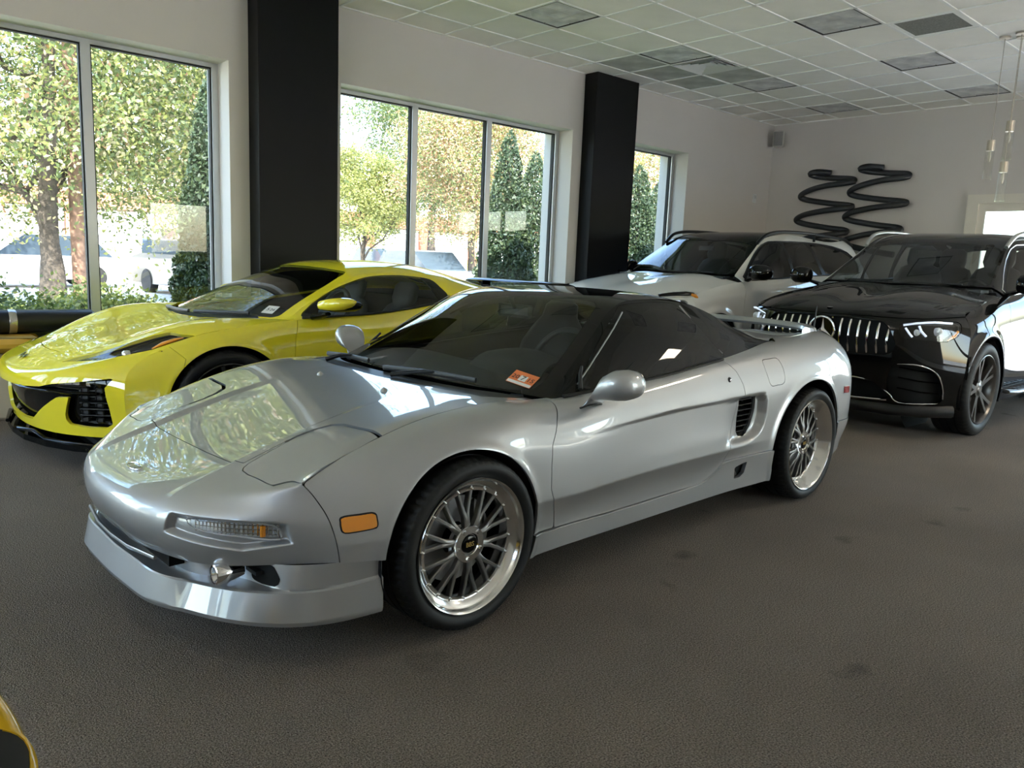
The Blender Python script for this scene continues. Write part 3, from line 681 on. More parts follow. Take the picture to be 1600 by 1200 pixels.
def place_plain_wheel(me, parent, x, y, z, side, a0=0.0):
    w = link('wheel', me['rim'], parent, (x, -y*side, z), (0, 0, PI if side > 0 else 0))
    for k in ('tyre', 'hub', 'brake_disc'): link(k, me[k], w)
    for k in range(me['n']): link('spoke', me['spoke'], w, None, (0, 2*PI*k/me['n']+a0, 0))
    return w
# ------------------------------------------------------------------ silver sports coupe: measured surface rows (metres; x back from the front axle, y left, z up)
def row(x, ys, zs): return [(a if hasattr(x, '__len__') is False else a, b, c) for a, b, c in zip(x if hasattr(x, '__len__') else [x]*len(ys), ys, zs)]
def coupe_top():
    Y = [0, .20, .335, .367, .45, .57, .68]
    R = []
    def r(xs, zs, S, ys=Y): R.append(row(xs, ys, zs)+[S])
    r([-.875, -.868, -.843, -.836, -.812, -.745, -.635], [.312, .312, .314, .315, .317, .322, .332], (-.485, .815, .345))
    r([-.905, -.897, -.870, -.862, -.835, -.765, -.652], [.365, .365, .366, .366, .367, .372, .382], (-.490, .807, .40))
    r([-.917, -.907, -.880, -.872, -.843, -.770, -.655], [.420, .420, .420, .420, .421, .425, .433], (-.498, .795, .447))
    r([-.902, -.893, -.868, -.860, -.832, -.757, -.645], [.470, .470, .470, .471, .472, .475, .482], (-.509, .775, .492))
    r([-.865, -.858, -.836, -.830, -.800, -.728, -.625], [.497, .497, .498, .500, .502, .507, .518], (-.523, .753, .527))
    r([-.80, -.795, -.780, -.776, -.752, -.695, -.605], [.519, .520, .522, .530, .530, .536, .551], (-.540, .730, .560))
    r([-.70, -.698, -.690, -.688, -.675, -.645, -.585], [.547, .548, .551, .562, .560, .566, .577], (-.555, .712, .582))
    r([-.612, -.612, -.612, -.612, -.61, -.595, -.565], [.572, .573, .576, .588, .582, .586, .592], (-.545, .702, .595), [0, .20, .335, .362, .45, .57, .66])
    r(-.45, [.617, .619, .624, .637, .638, .640, .638], (-.43, .696, .634), [0, .20, .335, .362, .45, .57, .65])
    r(-.28, [.667, .669, .675, .686, .691, .693, .691], (-.265, .692, .686), [0, .20, .335, .365, .45, .57, .65])
    r(-.10, [.712, .714, .720, .724, .729, .732, .731], (-.09, .696, .730), [0, .20, .335, .37, .45, .57, .65])
    r(.065, [.743, .745, .749, .750, .753, .757, .757], (.08, .705, .754), [0, .20, .335, .37, .45, .57, .65])
    r([.18, .18, .185, .187, .19, .205, .225], [.760, .761, .763, .764, .766, .768, .766], (.24, .711, .761), [0, .20, .335, .37, .45, .57, .65])
    r([.29, .295, .305, .31, .325, .37, .42], [.772, .772, .772, .772, .771, .768, .760], (.455, .715, .752), [0, .20, .335, .37, .45, .57, .65])
    for k in range(7):       # fair the bonnet lines lengthwise
        xs = np.array([q[k][0] for q in R[5:]]); zs = np.array([q[k][2] for q in R[5:]]); zf = np.polyval(np.polyfit(xs, zs, 3), xs)
        for i, z in enumerate(zf): x_, y_, _ = R[5+i][k]; R[5+i][k] = (x_, y_, float(z) if i > 0 else float(z*.5+zs[0]*.5))
    return R
SIDE_Z = None
def coupe_side():
    R = []
    R.append([(-.555, .712, .582), (-.540, .730, .560), (-.523, .753, .527), (-.509, .775, .492), (-.498, .795, .447), (-.490, .807, .40), (-.485, .815, .345), (-.48, .822, .25), (-.48, .822, .17)])
    R.append([(-.42, .696, .636), (-.415, .745, .622), (-.41, .787, .588), (-.405, .820, .53), (-.40, .840, .465), (-.40, .850, .40), (-.40, .852, .335), (-.40, .852, .25), (-.40, .85, .17)])
    R.append([(-.265, .692, .686), (-.265, .757, .673), (-.268, .812, .635), (-.27, .850, .575), (-.275, .872, .50), (-.28, .882, .42), (-.28, .882, .335), (-.28, .88, .25), (-.28, .875, .17)])
    def r(x, ys, zs): R.append(row(x, ys, zs))
    r(-.09, [.696, .775, .838, .872, .885, .888, .887, .882, .875], [.730, .716, .675, .612, .52, .42, .335, .25, .17])
    r(.08, [.705, .787, .848, .880, .889, .890, .886, .880, .872], [.754, .741, .700, .632, .53, .42, .335, .25, .17])
    r(.24, [.711, .793, .851, .880, .887, .888, .880, .870, .862], [.761, .751, .710, .640, .535, .41, .335, .25, .17])
    r(.455, [.722, .797, .846, .873, .885, .888, .866, .858, .855], [.754, .742, .700, .635, .525, .395, .332, .25, .17])
    r(.75, [.785, .830, .862, .880, .886, .888, .866, .858, .855], [.776, .753, .708, .640, .525, .402, .335, .25, .17])
    r(1.15, [.800, .838, .866, .884, .885, .889, .866, .858, .855], [.802, .778, .728, .655, .535, .411, .340, .25, .17])
    r(1.50, [.800, .838, .866, .886, .884, .889, .867, .859, .856], [.833, .806, .752, .662, .54, .412, .340, .25, .17])
    r(1.75, [.785, .830, .864, .888, .886, .890, .872, .864, .86], [.853, .827, .768, .668, .545, .412, .340, .25, .17])
    r(2.0, [.757, .817, .863, .892, .898, .897, .890, .880, .875], [.876, .852, .796, .702, .555, .415, .340, .25, .17])
    r(2.25, [.715, .795, .862, .900, .906, .904, .898, .890, .885], [.896, .880, .828, .735, .575, .42, .340, .25, .17])
    r(2.5, [.69, .785, .860, .902, .908, .906, .900, .893, .887], [.907, .893, .842, .750, .585, .425, .345, .25, .17])
    r(2.75, [.675, .77, .847, .892, .902, .900, .895, .885, .877], [.917, .903, .850, .758, .60, .43, .345, .25, .18])
    r(2.95, [.66, .745, .815, .862, .880, .880, .873, .858, .85], [.928, .908, .855, .768, .62, .45, .355, .26, .20])
    r(3.12, [.64, .712, .775, .825, .852, .854, .845, .82, .81], [.915, .885, .835, .758, .625, .46, .36, .27, .22])
    r(3.235, [.58, .645, .705, .755, .787, .792, .782, .76, .75], [.885, .855, .808, .74, .62, .46, .36, .28, .24])
    r(3.305, [.38, .42, .465, .510, .545, .555, .55, .53, .52], [.862, .835, .79, .725, .61, .455, .36, .285, .25])
    r(3.33, [0, 0, 0, 0, 0, 0, 0, 0, 0], [.85, .825, .785, .72, .605, .45, .36, .29, .26])
    return R
def coupe_roof():
    Y = [0, .25]
    R = []
    def r(c, a, b, rail): R.append([(c[0], 0, c[1]), (a[0], .25, a[1]), b, rail])
    r((.325, .772), (.345, .771), (.40, .50, .767), (.505, .742, .753))
    r((.56, .908), (.575, .905), (.625, .47, .894), (.715, .668, .868))
    r((.80, 1.030), (.812, 1.026), (.855, .435, 1.012), (.925, .603, .988))
    r((1.02, 1.120), (1.03, 1.117), (1.06, .41, 1.110), (1.125, .550, 1.096))
    r((1.28, 1.152), (1.28, 1.150), (1.30, .40, 1.143), (1.34, .535, 1.124))
    r((1.55, 1.152), (1.55, 1.149), (1.56, .40, 1.141), (1.585, .540, 1.121))
    r((1.78, 1.120), (1.78, 1.116), (1.785, .42, 1.104), (1.79, .568, 1.078))
    r((2.0, 1.055), (2.0, 1.050), (2.0, .45, 1.034), (2.0, .630, .990))
    r((2.22, .972), (2.22, .967), (2.23, .49, .952), (2.22, .690, .912))
    r((2.42, .905), (2.42, .903), (2.40, .52, .900), (2.33, .708, .897))
    return R
def coupe_glassside():
    rail = [(.505, .742, .753), (.715, .668, .868), (.925, .603, .988), (1.125, .550, 1.096), (1.46, .535, 1.123), (1.79, .568, 1.078), (2.0, .630, .990), (2.22, .690, .912), (2.33, .708, .897)]
    belt = [(.53, .755, .756), (.79, .786, .778), (1.03, .798, .794), (1.27, .801, .812), (1.50, .800, .833), (1.73, .787, .851), (1.96, .762, .872), (2.22, .718, .894), (2.34, .708, .896)]
    R = []
    for a, b in zip(rail, belt):
        a, b = np.array(a), np.array(b); d = np.linalg.norm(b-a); o = np.array([0, .75, .55])
        R.append([a, a*.67+b*.33+o*d*.055, a*.33+b*.67+o*d*.055, b])
    return R
AF = (-.02, .312, .337, .336); AR = (2.475, .33, .402, .370)      # wheel arches: x, z, half width, half height
def arch(V, A): return (np.hypot((V[:, 0]-A[0])/A[2], (V[:, 2]-A[1])/A[3])-1)*A[3]
def coupe_crease(V):
    """door crease, side scoop and arch lips pressed into the flank"""
    x, z = V[:, 0], V[:, 2]; zc = np.interp(x, [.5, .83, 1.17, 1.57, 1.77, 2.0], [.615, .640, .656, .659, .666, .670]); d = zc-z
    dy = -.017*blend(x, .50, 1.5)*(1-blend(x, 1.62, 1.75))*blend(d, -.003, .007)*(1-blend(d, .02, .20))
    sc = sdf(V[:, [0, 2]], [(1.55, .660), (1.746, .667), (1.90, .670), (1.962, .667), (1.984, .63), (1.986, .56), (1.968, .495), (1.935, .458), (1.877, .434), (1.80, .424), (1.55, .420)])
    dy -= .042*blend(x, 1.60, 1.79)*blend(sc, -.002, .028)
    for A in (AF, AR): dy += .010*np.exp(-((arch(V, A)-.004)/.020)**2)
    V[:, 1] += dy
# ------------------------------------------------------------------ silver sports coupe: panels
def paint(name, col, metal, rough, flake=0.0, coat=1.0, ior=1.85):
    m = bpy.data.materials.new(name); m.use_nodes = True; nt = m.node_tree; b = nt.nodes['Principled BSDF']
    b.inputs['Base Color'].default_value = (*col, 1); b.inputs['Metallic'].default_value = metal; b.inputs['Roughness'].default_value = rough
    b.inputs['Coat Weight'].default_value = coat; b.inputs['Coat Roughness'].default_value = .015; b.inputs['Coat IOR'].default_value = ior
    if metal == 0: b.inputs['Specular IOR Level'].default_value = 0.0
    if flake:
        tc = nt.nodes.new('ShaderNodeTexCoord'); v = nt.nodes.new('ShaderNodeTexVoronoi'); v.inputs['Scale'].default_value = 1400; nt.links.new(tc.outputs['Object'], v.inputs['Vector'])
        mr = nt.nodes.new('ShaderNodeMapRange'); mr.inputs['To Min'].default_value = rough-flake; mr.inputs['To Max'].default_value = rough+flake
        nt.links.new(v.outputs['Color'], mr.inputs['Value']); nt.links.new(mr.outputs[0], b.inputs['Roughness'])
    return m
M_silver = paint('silver metallic paint', (.43, .435, .44), .70, .45, .05)
M_wsglass = glass('windscreen tinted glass', (.56, .61, .59), 1.5); M_sglass = glass('dark privacy glass', (.06, .065, .062), 1.5)
M_satin = mat('satin black', (.005, .005, .005), .35, spec=.25)
car = empty('silver_sports_coupe', (-4.13239, -3.05185, 0), .04245205)
tag(car, 'silver low sports coupe with black roof and mesh wheels in the foreground', 'car')
G_ = .0017
CR = (4, 5, 9, 10)       # bonnet ridges stay crisp
TOP = piece(surf(mirror_cols(coupe_top()), 170, 190, (), CR), (0, 0, 1))
_sg = surf(coupe_side(), 400, 100, (), (5,)); SEAM = np.r_[_sg[0][::-1], _sg[1:190, 0]]; SEAM = SEAM[SEAM[:, 2] > .2]
def seam_gap(p, w=.0016):
    """trim a panel back from the bonnet / fender / bumper seam"""
    V = p.V*np.array([1, 0, 1])+np.abs(p.V)*np.array([0, 1, 0]); d = np.full(len(V), 1e9)
    for a, b in zip(SEAM[:-1], SEAM[1:]):
        e = b-a; h = np.clip(((V-a)@e)/max(e@e, 1e-12), 0, 1); d = np.minimum(d, np.linalg.norm(V-a-h[:, None]*e, axis=1))
    return clip(p, d-w)
HOODF = [(-.602, .43), (-.604, .36), (-.611, .25), (-.612, .0)]
def sym(half): return half+[(x, -y) for (x, y) in half[::-1] if abs(y) > 1e-6]
hood_poly = sym([(-.612, 0), (-.612, .15), (-.610, .30), (-.607, .375), (-.600, .41), (-.50, .405), (-.40, .398), (-.335, .405), (-.285, .43), (-.262, .48), (-.258, .60), (-.245, .75), (.42, .75), (.40, .695), (.33, .665), (.255, .62), (.225, .43), (.213, .2), (.205, 0)])
lid_poly = [(-.625, .455), (-.628, .50), (-.618, .60), (-.598, .70), (-.59, .76), (-.258, .76), (-.271, .60), (-.274, .49), (-.290, .448), (-.335, .42), (-.40, .409), (-.50, .418), (-.59, .43), (-.615, .44)]
lid_r = [(x, -y) for x, y in lid_poly]
def lidf(p, poly): return np.minimum(inside(p, poly, XY), (p.V[:, 2]-(.572+.30*(p.V[:, 0]+.6)))*3)
def lid_out(p): return _lo(_lo(p, lid_poly), lid_r)
def _lo(p, poly): return clip(p, -lidf(p, poly)-G_)
sig = [(.421, .472), (.408, .411), (.519, .395), (.63, .381), (.725, .405), (.712, .464), (.684, .468), (.55, .472)]
lens = [(.482, .468), (.58, .468), (.686, .461), (.700, .417), (.614, .420), (.493, .434)]
def pocket(p, poly, depth, edge, x1):
    for s in (1, -1):
        Q = p.V[:, [1, 2]]*np.array([s, 1]); f = sdf(Q, poly); m = (p.V[:, 0] < x1) & (p.V[:, 2] < .52)
        p.V = p.V-p.N*(depth*blend(f, -edge*.2, edge)*m)[:, None]
def keep_front(p, x): return clip(p, x-p.V[:, 0])
# fine mesh round the turn signals so that their pockets have crisp edges
FINE = piece(surf(mirror_cols(coupe_top())[:9], 150, 330, (), CR), (-1, 0, .3)); FINE = clip(FINE, -(inside(FINE, hood_poly, XY))-G_); FINE = lid_out(FINE)
FINE = keep_front(FINE, -.40)
pk = Piece(FINE.V.copy(), FINE.N.copy(), FINE.F); pocket(pk, sig, .026, .010, -.5)
mk = np.zeros(len(pk.V), bool)
for s in (1, -1): mk |= (sdf(pk.V[:, [1, 2]]*np.array([s, 1]), sig) > -.03) & (pk.V[:, 0] < -.5)
renorm(pk, mk)
pk = seam_gap(pk)
panel(pk, 'front_bumper', M_silver, car, .012)
HOOD = cutin(TOP, hood_poly, XY, G_); panel(seam_gap(HOOD), 'hood', M_silver, car, .012)
panel(seam_gap(clip(TOP, lidf(TOP, lid_poly)-G_)), 'headlight_lid', M_silver, car, .012, None, True)
cw = cutout(TOP, hood_poly, XY, .001); cw = clip(cw, cw.V[:, 0]-.19); panel(cw.off(-.004), 'cowl', M_blackp, car, .01)
# flank
SG = surf(coupe_side(), 400, 100, (), (5,)); sv = SG.reshape(-1, 3); coupe_crease(sv); SIDE = piece(sv.reshape(SG.shape), (0, 1, 0))
for A in (AF, AR): SIDE = clip(SIDE, np.where(SIDE.V[:, 2] < .9, arch(SIDE.V, A), 1))
SIDE = clip(SIDE, SIDE.V[:, 2]-.187)
fl = [(.492, .80), (.478, .745), (.435, .69), (.388, .61), (.383, .53), (.385, .44), (.412, .37), (.428, .335), (.436, .30), (.438, .15)]      # fender / door seam
rl = [(1.655, .90), (1.668, .85), (1.69, .82), (1.722, .79), (1.757, .729), (1.768, .69), (1.768, .66), (1.752, .60), (1.735, .55), (1.686, .45), (1.65, .373), (1.632, .338), (1.59, .31), (1.54, .289), (1.48, .272), (1.43, .266)]
sk = [(.20, .275), (.44, .268), (.80, .264), (1.25, .266), (1.43, .267), (1.49, .275), (1.55, .295), (1.60, .320), (1.63, .345), (1.66, .352), (2.2, .356), (2.2, .05), (.20, .05)]
fender_poly = [(-.9, .9)]+[(-.9, .346), (-.33, .338), (.2, .276), (.437, .271)]+[(x, z) for x, z in fl[::-1] if z >= .27]+[(.492, .9)]
door_poly = [p_ for p_ in fl if p_[1] >= .27]+[(.44, .2685), (.80, .265), (1.25, .267)]+rl[::-1]+[(1.655, .95), (.492, .95)]
FEND = cutin(SIDE, fender_poly, XZ, G_); panel(seam_gap(FEND), 'fender', M_silver, car, .014, None, True)
DOOR = cutin(SIDE, door_poly, XZ, G_); panel(DOOR, 'door', M_silver, car, .014, None, True)
hole = [(1.780, .650), (1.850, .652), (1.925, .652), (1.936, .63), (1.936, .58), (1.910, .50), (1.875, .462), (1.840, .450), (1.800, .455), (1.780, .48), (1.776, .567)]
fuel = smooth_poly([(1.985, .80), (1.995, .828), (2.06, .832), (2.13, .832), (2.146, .80), (2.152, .744), (2.140, .706), (2.08, .700), (2.015, .703), (1.99, .76)], 4)
Q = clip(SIDE, np.minimum(SIDE.V[:, 0]-1.2, -inside(SIDE, door_poly, XZ)-G_)); Q = cutout(Q, sk, XZ, G_); QH = cutout(cutout(Q, hole, XZ, 0), fuel, XZ, .0015)
rear_sk = [(2.75, .418), (2.86, .412), (3.05, .405), (3.4, .40), (3.4, 0), (2.75, 0)]
panel(cutout(QH, rear_sk, XZ, G_), 'quarter_panel', M_silver, car, .014, None, True)
panel(cutin(Q, fuel, XZ, .0015), 'fuel_door', M_silver, car, .01)
RB = cutin(Q, rear_sk, XZ, G_).off(.006); panel(RB, 'rear_bumper_skirt', M_silver, car, .014, None, True)
SK = cutin(SIDE, sk, XZ, .001).off(.011); SK = clip(SK, np.minimum(SK.V[:, 0]-.292, 2.085-SK.V[:, 0])); vt = [(1.745, .306), (1.80, .318), (1.848, .324), (1.836, .265), (1.80, .246), (1.752, .246)]
panel(cutout(SK, vt, XZ, 0), 'side_skirt', M_silver, car, .02, None, True)
cb(MB().bb(1.735, 1.855, .80, .852, .242, .330), 'skirt_mesh', mat('grey mesh', (.07, .06, .05), .6, noise=(500, .8, 1)), car, None, True)
# scoop duct with slats
cb(MB().bb(1.75, 1.97, .70, .72, .42, .68), 'duct', M_cavity, car, None, True)
for i in range(7):
    z = .475+i*.027; cb(MB().box((1.856, .812, z), (.17, .055, .0045)), 'slat', M_blackp, car, None, True)
for xx in (1.80, 1.85, 1.90): cb(MB().box((xx, .795, .55), (.004, .01, .20)), 'slat', M_blackp, car, None, True)
# dark structure behind the panel gaps and the wheel housings
inn = keep_front(TOP, .30).off(-.040); s2 = None; s2 = cutout(SIDE, hole, XZ, -.012).off(-.016); s2 = clip(s2, s2.V[:, 2]-np.where(s2.V[:, 0] < 0, .37, .2))
panel(inn.join(s2).join(s2.mir()), 'inner_shell', M_cavity, car, 0)
for A in (AF, AR):
    r = MB().lathe([(A[2]+.006, .45), (A[2]+.006, .862), ], 40, 'y', (A[0], 0, A[1]), False, -.35, PI+.35); r.lathe([(.02, .45), (A[2]+.006, .45)], 40, 'y', (A[0], 0, A[1])); cb(r, 'wheel_housing', M_cavity, car, None, True)
cb(MB().bb(-.55, 3.1, -.62, .62, .175, .20), 'underbody', M_cavity, car)
# greenhouse
ROOF = piece(surf(mirror_cols(coupe_roof()), 150, 110), (0, 0, 1)); GS = piece(surf(coupe_glassside(), 150, 50), (0, 1, .5))
ws = sym([(.330, 0), (.350, .25), (.392, .45), (.44, .575), (.50, .655), (.56, .655), (.715, .605), (.925, .538), (1.06, .492), (1.085, .46), (1.055, .35), (1.035, .20), (1.03, 0)])
rw = sym([(1.70, 0), (1.70, .25), (1.71, .43), (1.76, .46), (2.0, .50), (2.25, .57), (2.36, .60), (2.39, .55), (2.40, .3), (2.40, 0)])
panel(cutin(ROOF, ws, XY, .0), 'windshield', M_wsglass, car, .006)
panel(cutin(ROOF, rw, XY, .0), 'rear_window', M_sglass, car, .006)
panel(cutout(cutout(ROOF, ws, XY, .001), rw, XY, .001), 'roof', M_gloss, car, .02)
swp = smooth_poly([(.655, .780), (.70, .815), (.90, .945), (1.10, 1.070), (1.16, 1.099), (1.30, 1.108), (1.48, 1.109), (1.575, 1.100), (1.605, 1.06), (1.66, .93), (1.715, .868), (1.70, .856), (1.55, .846), (1.27, .822), (1.0, .800), (.80, .785)], 3)
panel(cutin(GS, swp, XZ, .0), 'side_window', M_sglass, car, .005, None, True)
panel(cutout(GS, swp, XZ, .0012), 'window_surround', M_gloss, car, .02, None, True)
M_edge = mat('window edge grey', (.30, .30, .29), .3, metal=.7)
cb(MB().tube([(.66, .750, .800), (.76, .722, .860), (.90, .681, .948), (1.00, .650, 1.010), (1.10, .612, 1.073)], .0035, 5), 'window_edge', M_edge, car, 60, True); cb(MB().tube([(1.590, .584, 1.095), (1.62, .640, 1.030), (1.66, .714, .935), (1.71, .777, .872)], .0035, 5), 'window_edge', M_edge, car, 60, True)
# belt moulding and black wedge behind the window
bl = [(.56, .762, .7585), (.79, .791, .776), (1.03, .803, .792), (1.27, .806, .810), (1.50, .805, .831), (1.68, .797, .846)]
cb(MB().tube(bl, .010, 6, True, False, .8), 'belt_moulding', M_rub, car, 60, True)
cb(MB().tube([(.655, .772, .782), (.69, .735, .835), (.715, .72, .865)], [.010, .008, .006], 6), 'window_divider', M_rub, car, 60, True)
# rear deck
dk = [[(2.40, 0, .898), (2.40, .3, .897), (2.38, .52, .896), (2.33, .708, .896)], [(2.65, 0, .905), (2.65, .3, .905), (2.64, .52, .905), (2.62, .683, .912)], [(2.92, 0, .905), (2.92, .3, .905), (2.92, .5, .907), (2.90, .664, .926)], [(3.12, 0, .885), (3.12, .3, .887), (3.11, .5, .895), (3.08, .64, .918)], [(3.33, 0, .85), (3.318, .25, .853), (3.30, .40, .862), (3.235, .575, .887)]]
panel(piece(surf(mirror_cols(dk), 60, 80), (0, 0, 1)), 'rear_deck', M_silver, car, .01)
# hoop spoiler: bar on two ends that grow out of the haunches
sp = [(2.84, .66, .918), (2.95, .63, .926), (3.05, .575, .932), (3.12, .48, .936), (3.185, .25, .940), (3.20, 0, .941)]
sp = smooth_poly([(x, y, z) for x, y, z in sp], 5, False); sp = np.r_[sp, (sp[::-1]*np.array([1, -1, 1]))[1:]]
def wing(P, w, h):
    V = []; n = len(P); prof = [(-.5, .0), (-.42, .35), (-.1, .5), (.3, .42), (.5, .15), (.45, -.2), (.0, -.4), (-.4, -.3)]
    for i, p in enumerate(P):
        f = min(1, min(i, n-1-i)/4); ww = w*(.8+.2*f); hh = h*(1.6-.6*f)
        for a, b in prof: V.append((p[0]+a*ww, p[1], p[2]+b*hh))
    F = [tuple(range(8)), tuple(range((n-1)*8, n*8))[::-1]]
    for i in range(n-1):
        for k in range(8): F.append((i*8+k, i*8+8+k, i*8+8+(k+1) % 8, i*8+(k+1) % 8))
    return MB().add(V, F)
cb(wing(sp, .14, .052), 'spoiler', M_silver, car, 50)
cb(MB().bb(3.325, 3.335, -.60, .60, .60, .70), 'tail_lamp_bar', M_redlens, car)
# front lip
Yc = [0, .20, .40, .435, .47, .60, .72, .80, .855]
lipG = [
 [(-.86, 0, .158), (-.855, .20, .158), (-.825, .385, .157), (-.805, .42, .157), (-.79, .45, .157), (-.725, .58, .157), (-.60, .70, .157), (-.47, .775, .158), (-.35, .81, .160)],
 [(-.905, 0, .157), (-.899, .20, .157), (-.868, .385, .156), (-.85, .425, .156), (-.828, .465, .156), (-.765, .600, .156), (-.640, .755, .157), (-.50, .828, .158), (-.352, .855, .161)],
 [(-.908, 0, .170), (-.902, .20, .170), (-.872, .385, .170), (-.853, .428, .170), (-.830, .467, .170), (-.767, .602, .170), (-.642, .758, .171), (-.502, .832, .172), (-.352, .859, .175)],
 [(-.885, 0, .252), (-.878, .20, .252), (-.851, .392, .252), (-.833, .425, .250), (-.805, .460, .246), (-.745, .585, .248), (-.630, .735, .255), (-.500, .820, .264), (-.351, .856, .275)],
 [(-.880, 0, .256), (-.873, .20, .256), (-.846, .390, .256), (-.826, .422, .254), (-.797, .456, .250), (-.738, .578, .252), (-.625, .728, .259), (-.498, .813, .268), (-.351, .849, .279)],
 [(-.80, 0, .250), (-.795, .20, .250), (-.775, .385, .250), (-.765, .415, .250), (-.745, .45, .250), (-.675, .53, .252), (-.622, .724, .262), (-.496, .811, .272), (-.351, .846, .283)],
 [(-.80, 0, .322), (-.795, .20, .322), (-.775, .385, .322), (-.765, .415, .325), (-.745, .45, .327), (-.675, .53, .330), (-.626, .695, .336), (-.492, .811, .345), (-.351, .848, .341)]]
LIP = piece(surf(mirror_cols(lipG), 46, 130, (1, 2, 3, 4, 5), (4, 5, 11, 12)), (-1, 0, 0)); renorm(LIP)
lp = skirt(LIP, .008); lq = MB(); lq.V = [tuple(v) for v in LIP.V]; Q_ = face_arr(LIP.F); gg = face_nrm(LIP.V, Q_); fl_ = (gg*LIP.N[Q_[:, 0]]).sum(1) < 0
lq.F = [tuple(f[::-1]) if x else tuple(f) for f, x in zip(LIP.F, fl_)]
V_ = np.array(lq.V)*np.array([1, -1, 1]); link('front_lip', mesh('front_lip', V_, [f[::-1] for f in lq.F], M_silver, 28), car)
cb(MB().bb(-.83, -.78, -.36, .36, .272, .318), 'grille_opening', M_cavity, car)
cb(MB().tube([(-.862, -.33, .300), (-.886, -.15, .292), (-.890, 0, .290), (-.886, .15, .292), (-.862, .33, .300)], .007, 6), 'grille_lip', M_silver, car, 60)
# fog lamps in the lip's side openings
for s in (1, -1):
    o = cb(MB().lathe([(.028, -.052), (.032, -.050), (.035, -.040), (.035, -.022), (.030, .0), (.022, .04), (.001, .04), (.001, -.025), (.018, -.030), (.027, -.048)], 24, 'x', (-.722, .565*s, .297)), 'fog_lamp', M_chrome, car, 40)
    cb(MB().lathe([(.001, -.062), (.014, -.059), (.024, -.053), (.028, -.049)], 24, 'x', (-.722, .565*s, .297)), 'lens', M_lamp, o, 60)
    cb(MB().box((-.66, .61*s, .300), (.03, .07, .012)), 'bracket', M_blackp, o)
    op = [(.585, .264), (.63, .259), (.700, .266), (.708, .290), (.680, .330), (.585, .326)]
    hp = cutin(LIP, [(a_*s, b_) for a_, b_ in op], YZ, 0); hp = clip(hp, np.minimum(hp.V[:, 0]+.72, -.60-hp.V[:, 0])); panel(hp.off(.0012), 'duct', M_cavity, car, 0)
# lamps in the bumper pockets
FB = piece(surf(mirror_cols(coupe_top())[:9], 90, 260), (-1, 0, .3))
FB = clip(FB, -.5-FB.V[:, 0])
for s in (1, -1):
    pl = [(a*s, b) for a, b in lens]
    base = cutin(FB, pl, YZ, 0).off(-.0225); o = panel(base, 'turn_signal', M_reflector, car, .01)
    link('lens', car_mesh(skirt(cutin(FB, pl, YZ, .001).off(-.010), .012), 'lens', M_lamp), o)
    fx = lambda y: np.interp(y, [.42, .482, .58, .64, .70], [-.845, -.818, -.752, -.695, -.63])
    for i in range(20):
        t = (i+.5)/20; y = .487+(.695-.487)*t; cb(MB().box((fx(y)+.017, y*s, .443), (.006, .0022, .038)), 'flute', M_chrome, o)
    for z_ in (.430, .443, .456): cb(MB().tube([(fx(y)+.0165, y*s, z_) for y in np.linspace(.49, .692, 9)], .0018, 5), 'rib', M_chrome, o, 60)
    cb(MB().tube([(fx(y)+.0075-.05*(z_-.443), y*s, z_) for y, z_ in smooth_poly(lens, 3)], .003, 5, False, True), 'bezel', mat('lamp bezel grey', (.45, .45, .46), .35, metal=.6), o, 60)
    cb(MB().box((-.672+.012, .662*s, .440), (.014, .010, .034), 0), 'bulb_amber', M_amber, o)
# side markers
mk_ = smooth_poly([(-.468, .482), (-.42, .487), (-.382, .489), (-.376, .47), (-.376, .452), (-.384, .446), (-.43, .440), (-.466, .438), (-.473, .45), (-.473, .47)], 3)
mkb = sdf  # outline helper
mo = panel(clip(SIDE, inside(SIDE, mk_, XZ)+.005).off(.0015), 'side_marker', M_rub, car, .004, None, True)
panel(cutin(SIDE, mk_, XZ, 0).off(.006), 'side_marker_lens', M_amber, car, .006, None, True)
rm = [(2.955, .618), (3.045, .612), (3.045, .572), (2.955, .578)]
panel(clip(SIDE, inside(SIDE, rm, XZ)+.006).off(.0015), 'rear_marker', M_silver, car, .003, None, True); panel(cutin(SIDE, rm, XZ, 0).off(.005), 'rear_marker_lens', M_redlens, car, .005, None, True)
# emblem, washer jets, lock, aerial
em = MB(); P = [(-.806+.018*math.sin(a)*.9, .050*math.cos(a), .5205+.0045*math.sin(a)*.9) for a in np.linspace(0, 2*PI, 28, endpoint=False)]
cb(em.tube(P, .0035, 6, False, True), 'emblem', M_chrome, car, 60)
cb(MB().box((-.806, 0, .5205), (.028, .075, .004), 0, .002), 'emblem_plate', M_silver, car)
for s in (1, -1): cb(MB().lathe([(.016, -.002), (.013, .006), (.004, .014), (.001, .015)], 14, 'z', (.068, .244*s, .747)), 'washer_jet', M_silver, car, 50)
cb(MB().lathe([(.001, .006), (.008, .005), (.013, .002), (.014, -.004)], 18, 'y', (1.643, .867, .756)), 'door_lock', M_blackp, car, 50, True); cb(MB().lathe([(.001, .008), (.006, .007), (.006, .0)], 12, 'y', (1.643, .867, .756)), 'lock_barrel', M_chrome, car, 50, True)
cb(MB().lathe([(.018, 0), (.014, .014), (.006, .022)], 14, 'z', (3.03, .62, .925)), 'aerial_base', M_silver, car, 50); cb(MB().tube([(3.03, .62, .945), (3.045, .62, 1.08)], [.0055, .003], 8), 'aerial', M_blackp, car)
